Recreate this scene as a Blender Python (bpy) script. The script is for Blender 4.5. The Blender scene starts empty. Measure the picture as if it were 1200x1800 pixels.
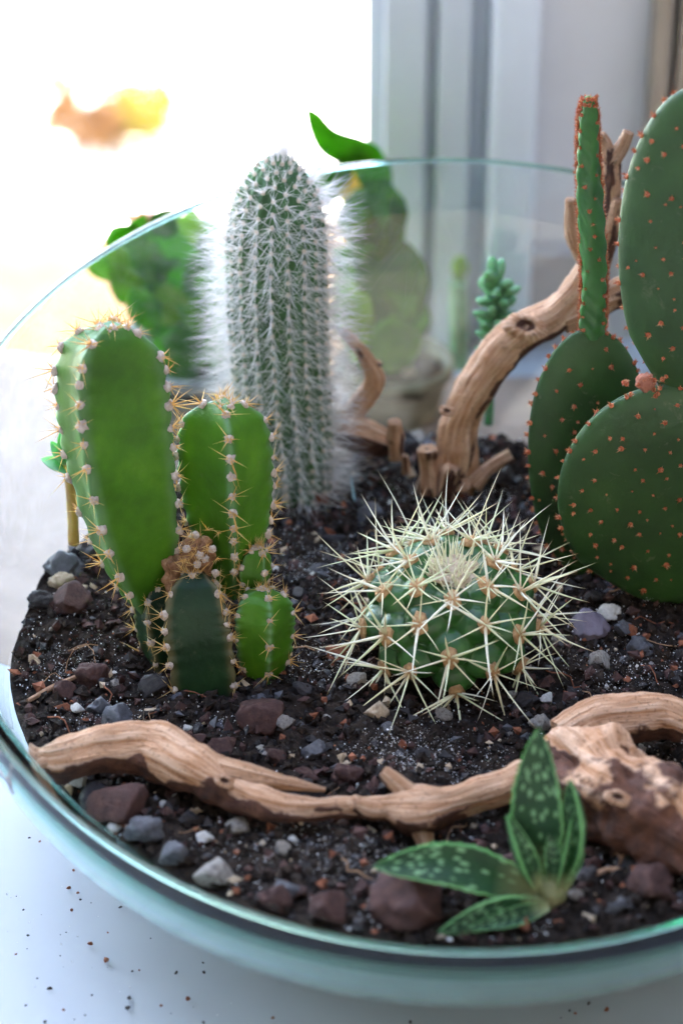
import bpy, math, random
import numpy as np
from mathutils import Vector, Matrix, Quaternion, noise

random.seed(7)
RS = np.random.RandomState(11)
S = bpy.context.scene
COL = S.collection
R = math.radians
U = 0.01                                   # everything below is written in centimetres

# ------------------------------------------------------------------ camera
CAM = np.array([0.0, -50.23, 33.0])
PITCH = R(30)
cd = bpy.data.cameras.new('camera')
cam = bpy.data.objects.new('camera', cd)
COL.objects.link(cam)
cam.location = CAM * U
cam.rotation_euler = (R(90) - PITCH, 0, 0)
cd.sensor_fit = 'VERTICAL'
cd.sensor_height = 36
cd.lens = 85
cd.clip_start = 0.01
cd.clip_end = 300
cd.dof.use_dof = True
cd.dof.focus_distance = 0.518
cd.dof.aperture_fstop = 10.5
S.camera = cam

# ------------------------------------------------------------------ sky, sun, exposure
SUN_EL, SUN_AZ = R(58), R(-28)             # sun stands behind the window, a little to the left
w = bpy.data.worlds.new('World')
S.world = w
w.use_nodes = True
nt = w.node_tree
bg = nt.nodes['Background']
sky = nt.nodes.new('ShaderNodeTexSky')
sky.sky_type = 'NISHITA'
sky.sun_disc = False
sky.sun_elevation = SUN_EL
sky.sun_rotation = SUN_AZ
sky.air_density = 1.0
sky.dust_density = 0.8
sky.ozone_density = 1.0
nt.links.new(sky.outputs[0], bg.inputs[0])
bg.inputs[1].default_value = 0.10
sl = bpy.data.lights.new('sun', 'SUN')
sl.energy = 3.0
sl.angle = R(0.5)
sl.color = (1.0, 0.93, 0.82)
so = bpy.data.objects.new('sun', sl)
COL.objects.link(so)
sd = Vector((math.sin(SUN_AZ) * math.cos(SUN_EL), math.cos(SUN_AZ) * math.cos(SUN_EL), math.sin(SUN_EL)))
so.rotation_euler = (-sd).to_track_quat('-Z', 'Y').to_euler()
so.location = sd * 5
S.view_settings.view_transform = 'Standard'
S.view_settings.look = 'None'
S.view_settings.exposure = 4.75
S.view_settings.gamma = 1
S.render.engine = 'CYCLES'
cy = S.cycles
cy.use_denoising = True
cy.max_bounces = 14
cy.diffuse_bounces = 4
cy.glossy_bounces = 6
cy.transmission_bounces = 12
cy.transparent_max_bounces = 24
cy.caustics_refractive = True
cy.caustics_reflective = False
cy.sample_clamp_indirect = 6

# ------------------------------------------------------------------ helpers: points
FW = np.array([0, math.cos(PITCH), -math.sin(PITCH)])
UP = np.array([0, math.sin(PITCH), math.cos(PITCH)])
RT = np.array([1.0, 0, 0])


def ray(px, py):
    return FW + RT * (px - 600) / 4250 - UP * (py - 900) / 4250


def az(px, py, z):                         # photograph point -> place on the level z
    d = ray(px, py)
    return CAM + d * (z - CAM[2]) / d[2]


def ay(px, py, y):                         # photograph point -> place at the depth y
    d = ray(px, py)
    return CAM + d * (y - CAM[1]) / d[1]


def v3(*a):
    return np.array(a, float)


def unit(a):
    a = np.asarray(a, float)
    return a / (np.linalg.norm(a) + 1e-12)


def fbm(p, o=4):
    return noise.fractal(Vector(p), 1.0, 2.0, o)


# ------------------------------------------------------------------ helpers: materials
def nodemat(name):
    m = bpy.data.materials.new(name)
    m.use_nodes = True
    t = m.node_tree
    return m, t, t.nodes['Principled BSDF']


def N(t, kind, **kw):
    n = t.nodes.new('ShaderNode' + kind)
    for k, v in kw.items():
        if k.startswith('i_'):
            key = k[2:]
            n.inputs[int(key) if key.isdigit() else key].default_value = v
        else:
            setattr(n, k, v)
    return n


def ramp(t, fac, stops):
    n = t.nodes.new('ShaderNodeValToRGB')
    e = n.color_ramp.elements
    while len(e) < len(stops):
        e.new(0.5)
    for k, (p, c) in enumerate(stops):
        e[k].position = p
        e[k].color = (*c, 1) if len(c) == 3 else c
    t.links.new(fac, n.inputs[0])
    return n.outputs[0]


def objco(t):
    return N(t, 'TexCoord').outputs['Object']


def noisetex(t, scale, detail=4, rough=0.55, vec=None, dist=0.0):
    n = N(t, 'TexNoise')
    n.inputs['Scale'].default_value = scale
    n.inputs['Detail'].default_value = detail
    n.inputs['Roughness'].default_value = rough
    n.inputs['Distortion'].default_value = dist
    t.links.new(vec if vec is not None else objco(t), n.inputs['Vector'])
    return n.outputs['Fac']


def bump(t, p, h, strength=0.4, dist=0.0005):
    b = N(t, 'Bump')
    b.inputs['Strength'].default_value = strength
    b.inputs['Distance'].default_value = dist
    t.links.new(h, b.inputs['Height'])
    t.links.new(b.outputs[0], p.inputs['Normal'])


def speckmat(name, stops, scale=300, rough=0.7, bstr=0.4, bdist=0.0004, spec=0.4, detail=5):
    """Noise-mottled surface with fine relief."""
    m, t, p = nodemat(name)
    f = noisetex(t, scale, detail, 0.6)
    c = ramp(t, f, stops)
    t.links.new(c, p.inputs['Base Color'])
    p.inputs['Roughness'].default_value = rough
    p.inputs['Specular IOR Level'].default_value = spec
    bump(t, p, noisetex(t, scale * 3.1, 5, 0.65), bstr, bdist)
    return m


def fleshmat(name, dark, mid, light, rough=0.38, sss=0.25, scale=90, coat=0.0, spec=0.45, ridge=None, scuff=0.0):
    """Skin of a succulent: mottled green with some light passing through."""
    m, t, p = nodemat(name)
    f = noisetex(t, scale, 5, 0.6)
    c = ramp(t, f, [(0.3, dark), (0.52, mid), (0.75, light)])
    big = ramp(t, noisetex(t, scale * .28, 4, 0.6), [(0.3, (.72, .72, .72)), (0.7, (1.25, 1.2, 1.2))])
    mq = N(t, 'Mix', data_type='RGBA', blend_type='MULTIPLY')
    mq.inputs[0].default_value = 1
    t.links.new(c, mq.inputs[6])
    t.links.new(big, mq.inputs[7])
    c = mq.outputs[2]
    if scuff:                              # grey scuffs, corky flecks and dust
        sf = ramp(t, noisetex(t, 260, 7, 0.72, None, 0.6), [(0.60, (0, 0, 0)), (0.70, (1, 1, 1))])
        ms = N(t, 'Mix', data_type='RGBA')
        m1 = N(t, 'Math', operation='MULTIPLY')
        t.links.new(sf, m1.inputs[0])
        m1.inputs[1].default_value = scuff
        t.links.new(m1.outputs[0], ms.inputs[0])
        t.links.new(c, ms.inputs[6])
        ms.inputs[7].default_value = (0.20, 0.19, 0.13, 1)
        c = ms.outputs[2]
    if ridge:                              # paler skin along the rib edges
        rg = N(t, 'Attribute', attribute_name='ridge').outputs['Fac']
        mr = N(t, 'Mix', data_type='RGBA')
        t.links.new(rg, mr.inputs[0])
        t.links.new(c, mr.inputs[6])
        mr.inputs[7].default_value = (*ridge, 1)
        c = mr.outputs[2]
    t.links.new(c, p.inputs['Base Color'])
    p.inputs['Roughness'].default_value = rough
    p.inputs['Specular IOR Level'].default_value = spec
    p.inputs['Subsurface Weight'].default_value = sss
    p.inputs['Subsurface Radius'].default_value = (0.35, 1.0, 0.15)
    p.inputs['Subsurface Scale'].default_value = 0.004
    p.inputs['Coat Weight'].default_value = coat
    bump(t, p, noisetex(t, scale * 9, 5, 0.65), 0.35, 0.0004)
    return m


def spinemat(name, base, tip, trans=0.35, rough=0.5):
    """Thin spine or bristle; part of the light passes through."""
    m, t, p = nodemat(name)
    f = noisetex(t, 160, 3)
    c = ramp(t, f, [(0.35, base), (0.65, tip)])
    t.links.new(c, p.inputs['Base Color'])
    p.inputs['Roughness'].default_value = rough
    tr = N(t, 'BsdfTranslucent')
    t.links.new(c, tr.inputs[0])
    mx = N(t, 'MixShader')
    mx.inputs[0].default_value = trans
    t.links.new(p.outputs[0], mx.inputs[1])
    t.links.new(tr.outputs[0], mx.inputs[2])
    t.links.new(mx.outputs[0], t.nodes['Material Output'].inputs[0])
    return m


def thinleaf(name, a, b, trans, rough=0.6, spec=0.15):
    m = spinemat(name, a, b, trans, rough)
    m.node_tree.nodes['Principled BSDF'].inputs['Specular IOR Level'].default_value = spec
    return m


def plain(name, col, rough=0.5, spec=0.5, var=0.06, scale=40, bstr=0.1, bdist=0.0003):
    lo = tuple(max(0, c * (1 - var * 2)) for c in col)
    hi = tuple(min(1, c * (1 + var)) for c in col)
    return speckmat(name, [(0.3, lo), (0.7, hi)], scale, rough, bstr, bdist, spec)


# ------------------------------------------------------------------ helpers: meshes and things
def mk(name, V, F, mats, mi=None, smooth=True, attrs=None):
    me = bpy.data.meshes.new(name)
    V = np.asarray(V, float) * U
    me.from_pydata(V.tolist(), [], F if isinstance(F, list) else np.asarray(F).tolist())
    for m in (mats if isinstance(mats, (list, tuple)) else [mats]):
        me.materials.append(m)
    if mi is not None:
        me.polygons.foreach_set('material_index', np.asarray(mi, np.int32))
    if smooth:
        me.polygons.foreach_set('use_smooth', np.ones(len(me.polygons), bool))
    for k, a in (attrs or {}).items():
        a = np.asarray(a, float)
        if a.ndim == 1:
            at = me.attributes.new(k, 'FLOAT', 'POINT')
            at.data.foreach_set('value', a.astype(np.float32))
        else:
            at = me.attributes.new(k, 'FLOAT_VECTOR', 'POINT')
            at.data.foreach_set('vector', a.astype(np.float32).ravel())
    me.update()
    return me


def tag(o, label=None, cat=None, group=None, kind=None):
    for k, v in (('label', label), ('category', cat), ('group', group), ('kind', kind)):
        if v:
            o[k] = v
    return o


def link(name, me, parent=None):
    o = bpy.data.objects.new(name, me)
    COL.objects.link(o)
    if parent is not None:
        o.parent = parent
    return o


class Thing:
    """An Empty at the thing's base that parents its parts; parts are given in scene centimetres."""
    def __init__(self, name, loc, label, cat, group=None):
        self.L = np.asarray(loc, float)
        self.o = link(name, None)
        self.o.location = self.L * U
        self.o.empty_display_size = 0.01
        tag(self.o, label, cat, group)

    def add(self, name, V, F, mats, parent=None, kind=None, label=None, **kw):
        me = mk(name, np.asarray(V, float) - self.L, F, mats, **kw)
        o = link(name, me, parent or self.o)
        tag(o, label, None, None, kind)
        return o

    def inst(self, name, me, loc, q=None, s=1.0, parent=None):
        o = link(name, me, parent or self.o)
        o.location = (np.asarray(loc) - self.L) * U
        if q is not None:
            o.rotation_mode = 'QUATERNION'
            o.rotation_quaternion = q
        o.scale = (s, s, s) if np.isscalar(s) else tuple(s)
        return o


def single(name, V, F, mats, loc, label, cat, group=None, kind=None, **kw):
    """A thing that is one mesh; its origin is put at loc."""
    L = np.asarray(loc, float)
    o = link(name, mk(name, np.asarray(V, float) - L, F, mats, **kw))
    o.location = L * U
    tag(o, label, cat, group, kind)
    return o


def structure(name, V, F, mats, **kw):
    o = link(name, mk(name, V, F, mats, **kw))
    o['kind'] = 'structure'
    return o


def box(c, s):
    c = np.asarray(c, float)
    s = np.asarray(s, float) / 2
    V = [c + s * v3(x, y, z) for x in (-1, 1) for y in (-1, 1) for z in (-1, 1)]
    F = [[0, 1, 3, 2], [4, 6, 7, 5], [0, 4, 5, 1], [2, 3, 7, 6], [0, 2, 6, 4], [1, 5, 7, 3]]
    return V, F


def bevbox(c, s, b):
    """A box with chamfered edges."""
    import bmesh
    bm = bmesh.new()
    bmesh.ops.create_cube(bm, size=1)
    for v in bm.verts:
        v.co = Vector((v.co.x * s[0], v.co.y * s[1], v.co.z * s[2])) + Vector(c)
    bmesh.ops.bevel(bm, geom=bm.edges[:], offset=b, segments=2, profile=0.6, affect='EDGES')
    bm.verts.index_update()
    V = [list(v.co) for v in bm.verts]
    F = [[v.index for v in f.verts] for f in bm.faces]
    bm.free()
    return V, F


def join(parts):
    V, F, mi, n = [], [], [], 0
    for k, (v, f) in enumerate(parts):
        V += [list(x) for x in v]
        F += [[i + n for i in q] for q in f]
        mi += [k] * len(f)
        n += len(v)
    return V, F, mi


def gridfaces(nu, nv, wrap=True):
    F = []
    for i in range(nu - 1):
        for j in range(nv if wrap else nv - 1):
            a, b = i * nv + j, i * nv + (j + 1) % nv
            F.append([a, b, b + nv, a + nv])
    return F


def spline(P, n):
    """Catmull-Rom through the control points (any number of columns)."""
    P = np.asarray(P, float)
    Q = np.vstack([2 * P[0] - P[1], P, 2 * P[-1] - P[-2]])
    out = []
    k = len(P) - 1
    for i in range(n):
        t = i / (n - 1) * k
        j = min(int(t), k - 1)
        f = t - j
        a, b, c, d = Q[j:j + 4]
        out.append(0.5 * (2 * b + (c - a) * f + (2 * a - 5 * b + 4 * c - d) * f * f + (3 * b - a - 3 * c + d) * f ** 3))
    return np.array(out)


def frames(C, ref=(1, 0, 0)):
    """Parallel-transported frames along a line."""
    T = np.gradient(C, axis=0)
    T /= np.linalg.norm(T, axis=1)[:, None] + 1e-12
    a = unit(np.asarray(ref, float) - T[0] * np.dot(ref, T[0]))
    A, B = [], []
    for t in T:
        a = unit(a - t * np.dot(a, t))
        A.append(a)
        B.append(np.cross(t, a))
    return T, np.array(A), np.array(B)


def quat_z(d, spin=0.0):
    return Vector(d).to_track_quat('Z', 'Y') @ Quaternion((0, 0, 1), spin)


ICO = {}


def ico(sub):
    if sub not in ICO:
        import bmesh
        bm = bmesh.new()
        bmesh.ops.create_icosphere(bm, subdivisions=sub, radius=1)
        bm.verts.index_update()
        ICO[sub] = (np.array([list(v.co) for v in bm.verts]), [[v.index for v in f.verts] for f in bm.faces])
        bm.free()
    return ICO[sub]


def cone(p, d, L, r0, bend=(0, 0, 0), seg=4, rings=(0, .35, .7), tipr=0.0):
    """One tapering spine; bend bows it sideways."""
    d = unit(d)
    a = unit(np.cross(d, (0.3, 0.5, 0.81) if abs(d[2]) < .9 else (1, 0, 0)))
    b = np.cross(d, a)
    V, F = [], []
    for t in rings:
        c = np.asarray(p) + d * L * t + np.asarray(bend) * t * t
        r = r0 * (1 - t) ** 0.8 + tipr
        for k in range(seg):
            an = 2 * math.pi * k / seg
            V.append(c + (a * math.cos(an) + b * math.sin(an)) * r)
    V.append(np.asarray(p) + d * L + np.asarray(bend))
    n = len(rings)
    for i in range(n - 1):
        for k in range(seg):
            F.append([i * seg + k, i * seg + (k + 1) % seg, (i + 1) * seg + (k + 1) % seg, (i + 1) * seg + k])
    for k in range(seg):
        F.append([(n - 1) * seg + k, (n - 1) * seg + (k + 1) % seg, n * seg])
    return V, F


class Bag:
    """Collects many small shapes into one mesh."""
    def __init__(self):
        self.V, self.F, self.mi = [], [], []

    def put(self, V, F, m=0):
        n = len(self.V)
        self.V += [list(v) for v in V]
        self.F += [[i + n for i in f] for f in F]
        self.mi += [m] * len(F)


# ------------------------------------------------------------------ materials
M = {}
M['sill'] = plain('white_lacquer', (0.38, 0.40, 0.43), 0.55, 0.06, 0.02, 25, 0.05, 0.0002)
M['casing'] = plain('window_lit_frame_paint', (0.76, 0.84, 0.95), 0.35, 0.5, 0.03, 20, 0.08)  # window light on the white reveal, put into a brighter tone
M['sillglow'] = speckmat('painted_peach_glow', [(0.3, (0.23, 0.172, 0.138)), (0.7, (0.30, 0.232, 0.19))], 60, 0.6, 0.1, 0.0003, 0.15)  # pinkish tint paints the peach window reflection seen on the white sill
M['frame'] = plain('shaded_frame_paint', (0.62, 0.69, 0.79), 0.35, 0.5, 0.03, 20, 0.08)  # same white frame; its blue-grey shade is put into the colour
M['wall'] = plain('pale_wall_paint', (0.74, 0.77, 0.82), 0.7, 0.3, 0.06, 12, 0.2)
M['room'] = plain('warm_room_paint', (0.15, 0.145, 0.14), 0.8, 0.2, 0.05, 6, 0.1)
M['skirt'] = plain('grey_skirting_paint', (0.42, 0.43, 0.45), 0.5)
M['trim'] = plain('beige_trim_paint', (0.40, 0.34, 0.27), 0.5)
M['paving'] = speckmat('sunlit_concrete', [(0.3, (0.52, 0.49, 0.43)), (0.7, (0.70, 0.66, 0.60))], 6, 0.9, 0.3, 0.004)
M['strip'] = speckmat('dark_stained_wood', [(0.3, (0.075, 0.043, 0.022)), (0.7, (0.105, 0.068, 0.04))], 30, 0.9, 0.2, 0.0005, 0.1)
M['soil'] = speckmat('black_potting_soil', [(0.25, (0.005, 0.003, 0.002)), (0.5, (0.019, 0.011, 0.007)), (0.75, (0.046, 0.028, 0.018))], 420, 0.85, 0.9, 0.0012, 0.3)
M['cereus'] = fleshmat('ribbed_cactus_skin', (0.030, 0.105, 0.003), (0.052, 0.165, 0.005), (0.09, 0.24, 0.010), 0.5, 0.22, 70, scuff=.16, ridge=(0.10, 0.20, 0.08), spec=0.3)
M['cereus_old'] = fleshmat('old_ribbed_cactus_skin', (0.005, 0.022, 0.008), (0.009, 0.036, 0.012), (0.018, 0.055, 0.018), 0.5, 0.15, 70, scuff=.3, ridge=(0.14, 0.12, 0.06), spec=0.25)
M['cork'] = speckmat('corky_brown_skin', [(0.3, (0.16, 0.07, 0.03)), (0.6, (0.38, 0.2, 0.1)), (0.8, (0.55, 0.36, 0.22))], 500, 0.9, 0.8, 0.001)
M['wool'] = speckmat('beige_areole_wool', [(0.3, (0.48, 0.36, 0.29)), (0.6, (0.76, 0.66, 0.58)), (0.8, (0.88, 0.82, 0.76))], 900, 0.95, 0.9, 0.001, 0.2)
M['amber'] = spinemat('amber_spine', (0.74, 0.42, 0.10), (0.90, 0.76, 0.38), 0.5)
M['torch'] = fleshmat('torch_cactus_skin', (0.024, 0.080, 0.022), (0.040, 0.120, 0.036), (0.070, 0.17, 0.065), 0.6, 0.2, 200)
M['hair'] = spinemat('white_bristle', (0.86, 0.84, 0.84), (0.96, 0.95, 0.95), 0.5, 0.4)
M['down'] = speckmat('cream_areole_down', [(0.3, (0.55, 0.45, 0.36)), (0.7, (0.85, 0.78, 0.68))], 900, 0.95, 0.8, 0.0006, 0.2)
M['barrel'] = fleshmat('barrel_cactus_skin', (0.012, 0.06, 0.012), (0.022, 0.095, 0.016), (0.045, 0.145, 0.028), 0.32, 0.3, 120, 0.0, scuff=.15)
M['barrel_areole'] = speckmat('tan_felt', [(0.3, (0.36, 0.20, 0.09)), (0.6, (0.56, 0.35, 0.18)), (0.8, (0.70, 0.52, 0.32))], 900, 0.95, 0.8, 0.0006, 0.2)
def awlmat(name, foot, mid, tip):
    m = spinemat(name, mid, mid, .25, .45)
    t = m.node_tree
    al = N(t, 'Attribute', attribute_name='al').outputs['Fac']
    c = ramp(t, al, [(0.0, foot), (0.18, mid), (0.75, mid), (1.0, tip)])
    for n in t.nodes:
        if n.bl_idname in ('ShaderNodeBsdfPrincipled', 'ShaderNodeBsdfTranslucent'):
            t.links.new(c, n.inputs[0])
    return m


M['barrel_spine'] = awlmat('straw_spine', (0.55, 0.30, 0.12), (0.88, 0.85, 0.60), (0.62, 0.36, 0.16))
M['barrel_spine_pale'] = awlmat('pale_spine', (0.60, 0.40, 0.20), (0.93, 0.92, 0.78), (0.80, 0.68, 0.42))
M['barrel_spine_green'] = awlmat('greenish_spine', (0.50, 0.34, 0.14), (0.78, 0.82, 0.56), (0.70, 0.60, 0.34))
M['crown_spine'] = spinemat('crown_spine', (0.88, 0.86, 0.62), (0.95, 0.93, 0.80), 0.3, 0.4)
M['crown_wool'] = speckmat('crown_felt', [(0.3, (0.5, 0.36, 0.24)), (0.7, (0.82, 0.70, 0.54))], 700, 0.95, 0.9, 0.001, 0.2)
M['pear'] = fleshmat('prickly_pear_skin', (0.013, 0.042, 0.008), (0.021, 0.066, 0.012), (0.034, 0.092, 0.020), 0.55, 0.2, 60, scuff=.35)
M['pear_young'] = fleshmat('young_prickly_pear_skin', (0.03, 0.11, 0.025), (0.045, 0.16, 0.035), (0.07, 0.22, 0.055), 0.45, 0.35, 80)
M['glochid'] = spinemat('rust_glochid', (0.42, 0.075, 0.035), (0.74, 0.27, 0.11), 0.4)
M['tanglochid'] = spinemat('tan_glochid', (0.70, 0.38, 0.20), (0.85, 0.58, 0.36), 0.35)
M['lava'] = speckmat('maroon_lava_stone', [(0.3, (0.035, 0.016, 0.014)), (0.6, (0.075, 0.034, 0.028)), (0.8, (0.13, 0.075, 0.065))], 350, 0.75, 0.6, 0.0009, 0.35)
M['slate'] = speckmat('grey_slate_stone', [(0.3, (0.04, 0.04, 0.046)), (0.6, (0.085, 0.085, 0.097)), (0.8, (0.18, 0.18, 0.195))], 350, 0.6, 0.5, 0.0008, 0.4)
M['dark'] = speckmat('black_stone', [(0.3, (0.010, 0.008, 0.009)), (0.7, (0.035, 0.029, 0.031))], 350, 0.6, 0.6, 0.0008, 0.4)
M['pumice'] = speckmat('pale_pumice', [(0.3, (0.20, 0.17, 0.15)), (0.5, (0.48, 0.44, 0.40)), (0.75, (0.66, 0.63, 0.58))], 420, 0.9, 1.0, 0.0016, 0.2)
M['white'] = speckmat('white_perlite', [(0.3, (0.55, 0.53, 0.50)), (0.7, (0.84, 0.83, 0.80))], 420, 0.85, 0.8, 0.001, 0.3)
M['mica'] = plain('glinting_mica', (0.80, 0.82, 0.86), 0.25, 0.8)
M['fibre'] = plain('dry_root_fibre', (0.30, 0.17, 0.09), 0.8)
M['sand'] = speckmat('pale_band_sand', [(0.3, (0.46, 0.48, 0.47)), (0.5, (0.66, 0.67, 0.65)), (0.75, (0.78, 0.78, 0.76))], 500, 0.9, 0.6, 0.0008, 0.2)  # pale tone stands for light caught in the thick front glass
M['violet'] = speckmat('violet_grey_stone', [(0.3, (0.09, 0.075, 0.10)), (0.7, (0.17, 0.145, 0.185))], 250, 0.55, 0.3, 0.0006, 0.4)
M['rust'] = speckmat('rusty_clay', [(0.3, (0.16, 0.05, 0.025)), (0.7, (0.34, 0.13, 0.07))], 300, 0.9, 0.8, 0.001, 0.3)
M['beige'] = speckmat('beige_stone', [(0.3, (0.32, 0.23, 0.15)), (0.7, (0.62, 0.50, 0.36))], 300, 0.8, 0.7, 0.001, 0.3)
M['leafbg'] = thinleaf('broad_leaf_green', (0.06, 0.25, 0.008), (0.12, 0.38, 0.015), 0.55)
M['leafdark'] = thinleaf('deep_leaf_green', (0.03, 0.15, 0.010), (0.06, 0.22, 0.015), 0.4)
M['leafyellow'] = thinleaf('yellow_green_leaf', (0.16, 0.36, 0.010), (0.26, 0.48, 0.02), 0.55)
M['petal'] = spinemat('peach_petal', (0.85, 0.40, 0.28), (0.92, 0.58, 0.40), 0.4)
M['yellow'] = spinemat('yellow_petal', (0.85, 0.62, 0.08), (0.90, 0.75, 0.2), 0.4)
M['sedum'] = fleshmat('blue_green_leaf', (0.09, 0.25, 0.13), (0.15, 0.36, 0.2), (0.24, 0.48, 0.3), 0.5, 0.35, 120)
M['stone_pot'] = speckmat('grey_stoneware', [(0.3, (0.20, 0.20, 0.19)), (0.7, (0.32, 0.31, 0.30))], 60, 0.7, 0.3, 0.0008)
M['clay_pot'] = speckmat('brown_stoneware', [(0.3, (0.10, 0.095, 0.055)), (0.7, (0.16, 0.15, 0.09))], 60, 0.7, 0.3, 0.0008)
M['bluepaint'] = plain('turquoise_paint', (0.004, 0.032, 0.048), 0.6, 0.2)
M['stalk'] = fleshmat('ochre_stalk', (0.30, 0.17, 0.04), (0.42, 0.26, 0.07), (0.5, 0.36, 0.12), 0.5, 0.2, 100)
M['sliver'] = plain('pale_blue_plastic', (0.45, 0.75, 0.85), 0.25)


def woodmat():
    m, t, p = nodemat('weathered_driftwood')
    tc = N(t, 'Attribute', attribute_name='tc').outputs['Vector']
    mp = N(t, 'Mapping')
    mp.inputs['Scale'].default_value = (0.35, 2.2, 2.2)
    t.links.new(tc, mp.inputs[0])
    grain = noisetex(t, 2.2, 6, 0.65, mp.outputs[0], 0.4)
    wood = ramp(t, grain, [(0.28, (0.18, 0.070, 0.030)), (0.40, (0.43, 0.205, 0.095)), (0.55, (0.62, 0.385, 0.245)), (0.75, (0.78, 0.56, 0.41))])
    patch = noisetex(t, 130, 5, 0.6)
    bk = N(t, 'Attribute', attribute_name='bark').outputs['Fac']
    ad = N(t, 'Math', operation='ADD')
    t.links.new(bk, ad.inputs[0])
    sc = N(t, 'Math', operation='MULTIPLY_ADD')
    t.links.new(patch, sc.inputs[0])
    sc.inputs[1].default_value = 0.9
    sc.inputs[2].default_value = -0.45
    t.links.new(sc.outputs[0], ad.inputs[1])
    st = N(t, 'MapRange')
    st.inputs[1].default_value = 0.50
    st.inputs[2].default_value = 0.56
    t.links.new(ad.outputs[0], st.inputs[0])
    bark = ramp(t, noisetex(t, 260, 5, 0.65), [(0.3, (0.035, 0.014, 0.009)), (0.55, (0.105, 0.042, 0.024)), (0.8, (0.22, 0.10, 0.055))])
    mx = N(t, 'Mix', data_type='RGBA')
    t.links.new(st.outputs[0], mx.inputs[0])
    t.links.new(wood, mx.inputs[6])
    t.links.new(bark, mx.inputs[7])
    fl = noisetex(t, 1500, 2, 0.5)
    dots = ramp(t, fl, [(0.33, (0.35, 0.28, 0.25)), (0.40, (1, 1, 1))])
    mul = N(t, 'Mix', data_type='RGBA', blend_type='MULTIPLY')
    mul.inputs[0].default_value = 0.6
    t.links.new(mx.outputs[2], mul.inputs[6])
    t.links.new(dots, mul.inputs[7])
    t.links.new(mul.outputs[2], p.inputs['Base Color'])
    p.inputs['Roughness'].default_value = 0.7
    p.inputs['Specular IOR Level'].default_value = 0.3
    h = N(t, 'Math', operation='ADD')
    t.links.new(grain, h.inputs[0])
    h2 = N(t, 'Math', operation='MULTIPLY')
    t.links.new(noisetex(t, 700, 4, 0.6), h2.inputs[0])
    h2.inputs[1].default_value = 0.4
    h3 = N(t, 'Math', operation='SUBTRACT')
    t.links.new(h2.outputs[0], h3.inputs[0])
    t.links.new(st.outputs[0], h3.inputs[1])
    h4 = N(t, 'Math', operation='MULTIPLY')
    t.links.new(h3.outputs[0], h4.inputs[0])
    h4.inputs[1].default_value = -0.5
    t.links.new(h4.outputs[0], h.inputs[1])
    bump(t, p, h.outputs[0], 0.9, 0.0022)
    return m


M['wood'] = woodmat()


def aloemat():
    m, t, p = nodemat('spotted_aloe_leaf')
    ac = N(t, 'Attribute', attribute_name='across').outputs['Fac']
    al = N(t, 'Attribute', attribute_name='along').outputs['Fac']
    cb = N(t, 'CombineXYZ')
    t.links.new(ac, cb.inputs[0])
    t.links.new(al, cb.inputs[1])
    mp = N(t, 'Mapping')
    mp.inputs['Scale'].default_value = (3.6, 13.0, 1)
    t.links.new(cb.outputs[0], mp.inputs[0])
    vo = N(t, 'TexVoronoi')
    vo.inputs['Scale'].default_value = 1.0
    t.links.new(mp.outputs[0], vo.inputs['Vector'])
    nz = noisetex(t, 700, 4, 0.6)
    ad = N(t, 'Math', operation='MULTIPLY_ADD')
    t.links.new(nz, ad.inputs[0])
    ad.inputs[1].default_value = 0.45
    t.links.new(vo.outputs['Distance'], ad.inputs[2])
    spot = ramp(t, ad.outputs[0], [(0.50, (1, 1, 1)), (0.62, (0, 0, 0))])
    g = ramp(t, noisetex(t, 180, 4), [(0.3, (0.004, 0.028, 0.008)), (0.7, (0.012, 0.055, 0.013))])
    mx = N(t, 'Mix', data_type='RGBA')
    t.links.new(spot, mx.inputs[0])
    t.links.new(g, mx.inputs[6])
    mx.inputs[7].default_value = (0.13, 0.26, 0.12, 1)
    ab = N(t, 'Math', operation='ABSOLUTE')
    t.links.new(ac, ab.inputs[0])
    ed = N(t, 'MapRange')
    ed.inputs[1].default_value = 0.84
    ed.inputs[2].default_value = 0.96
    t.links.new(ab.outputs[0], ed.inputs[0])
    mx2 = N(t, 'Mix', data_type='RGBA')
    t.links.new(ed.outputs[0], mx2.inputs[0])
    t.links.new(mx.outputs[2], mx2.inputs[6])
    mx2.inputs[7].default_value = (0.13, 0.31, 0.11, 1)
    bs = N(t, 'MapRange')
    bs.inputs[1].default_value = 0.28
    bs.inputs[2].default_value = 0.04
    t.links.new(al, bs.inputs[0])
    mx3 = N(t, 'Mix', data_type='RGBA')
    t.links.new(bs.outputs[0], mx3.inputs[0])
    t.links.new(mx2.outputs[2], mx3.inputs[6])
    mx3.inputs[7].default_value = (0.20, 0.22, 0.10, 1)
    t.links.new(mx3.outputs[2], p.inputs['Base Color'])
    p.inputs['Roughness'].default_value = 0.5
    p.inputs['Specular IOR Level'].default_value = 0.3
    p.inputs['Subsurface Weight'].default_value = 0.15
    p.inputs['Subsurface Radius'].default_value = (0.4, 1, 0.2)
    p.inputs['Subsurface Scale'].default_value = 0.002
    bump(t, p, noisetex(t, 900, 3), 0.15, 0.0003)
    return m


M['aloe'] = aloemat()


def glassmat(name, col, rough=0.0):
    m, t, p = nodemat(name)
    p.inputs['Base Color'].default_value = (*col, 1)
    p.inputs['Transmission Weight'].default_value = 1
    p.inputs['Roughness'].default_value = rough
    p.inputs['IOR'].default_value = 1.5
    return m


M['glass'] = glassmat('bowl_glass', (0.975, 0.995, 0.988))
_t = M['glass'].node_tree                  # the body of the glass is faintly green: it shows only where it is thick
_v = N(_t, 'VolumeAbsorption')
_v.inputs['Color'].default_value = (0.40, 0.96, 0.80, 1)
_v.inputs['Density'].default_value = 24
_t.links.new(_v.outputs[0], _t.nodes['Material Output'].inputs['Volume'])
M['rimglass'] = glassmat('rim_glass', (0.60, 0.955, 0.80), 0.12)


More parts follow.
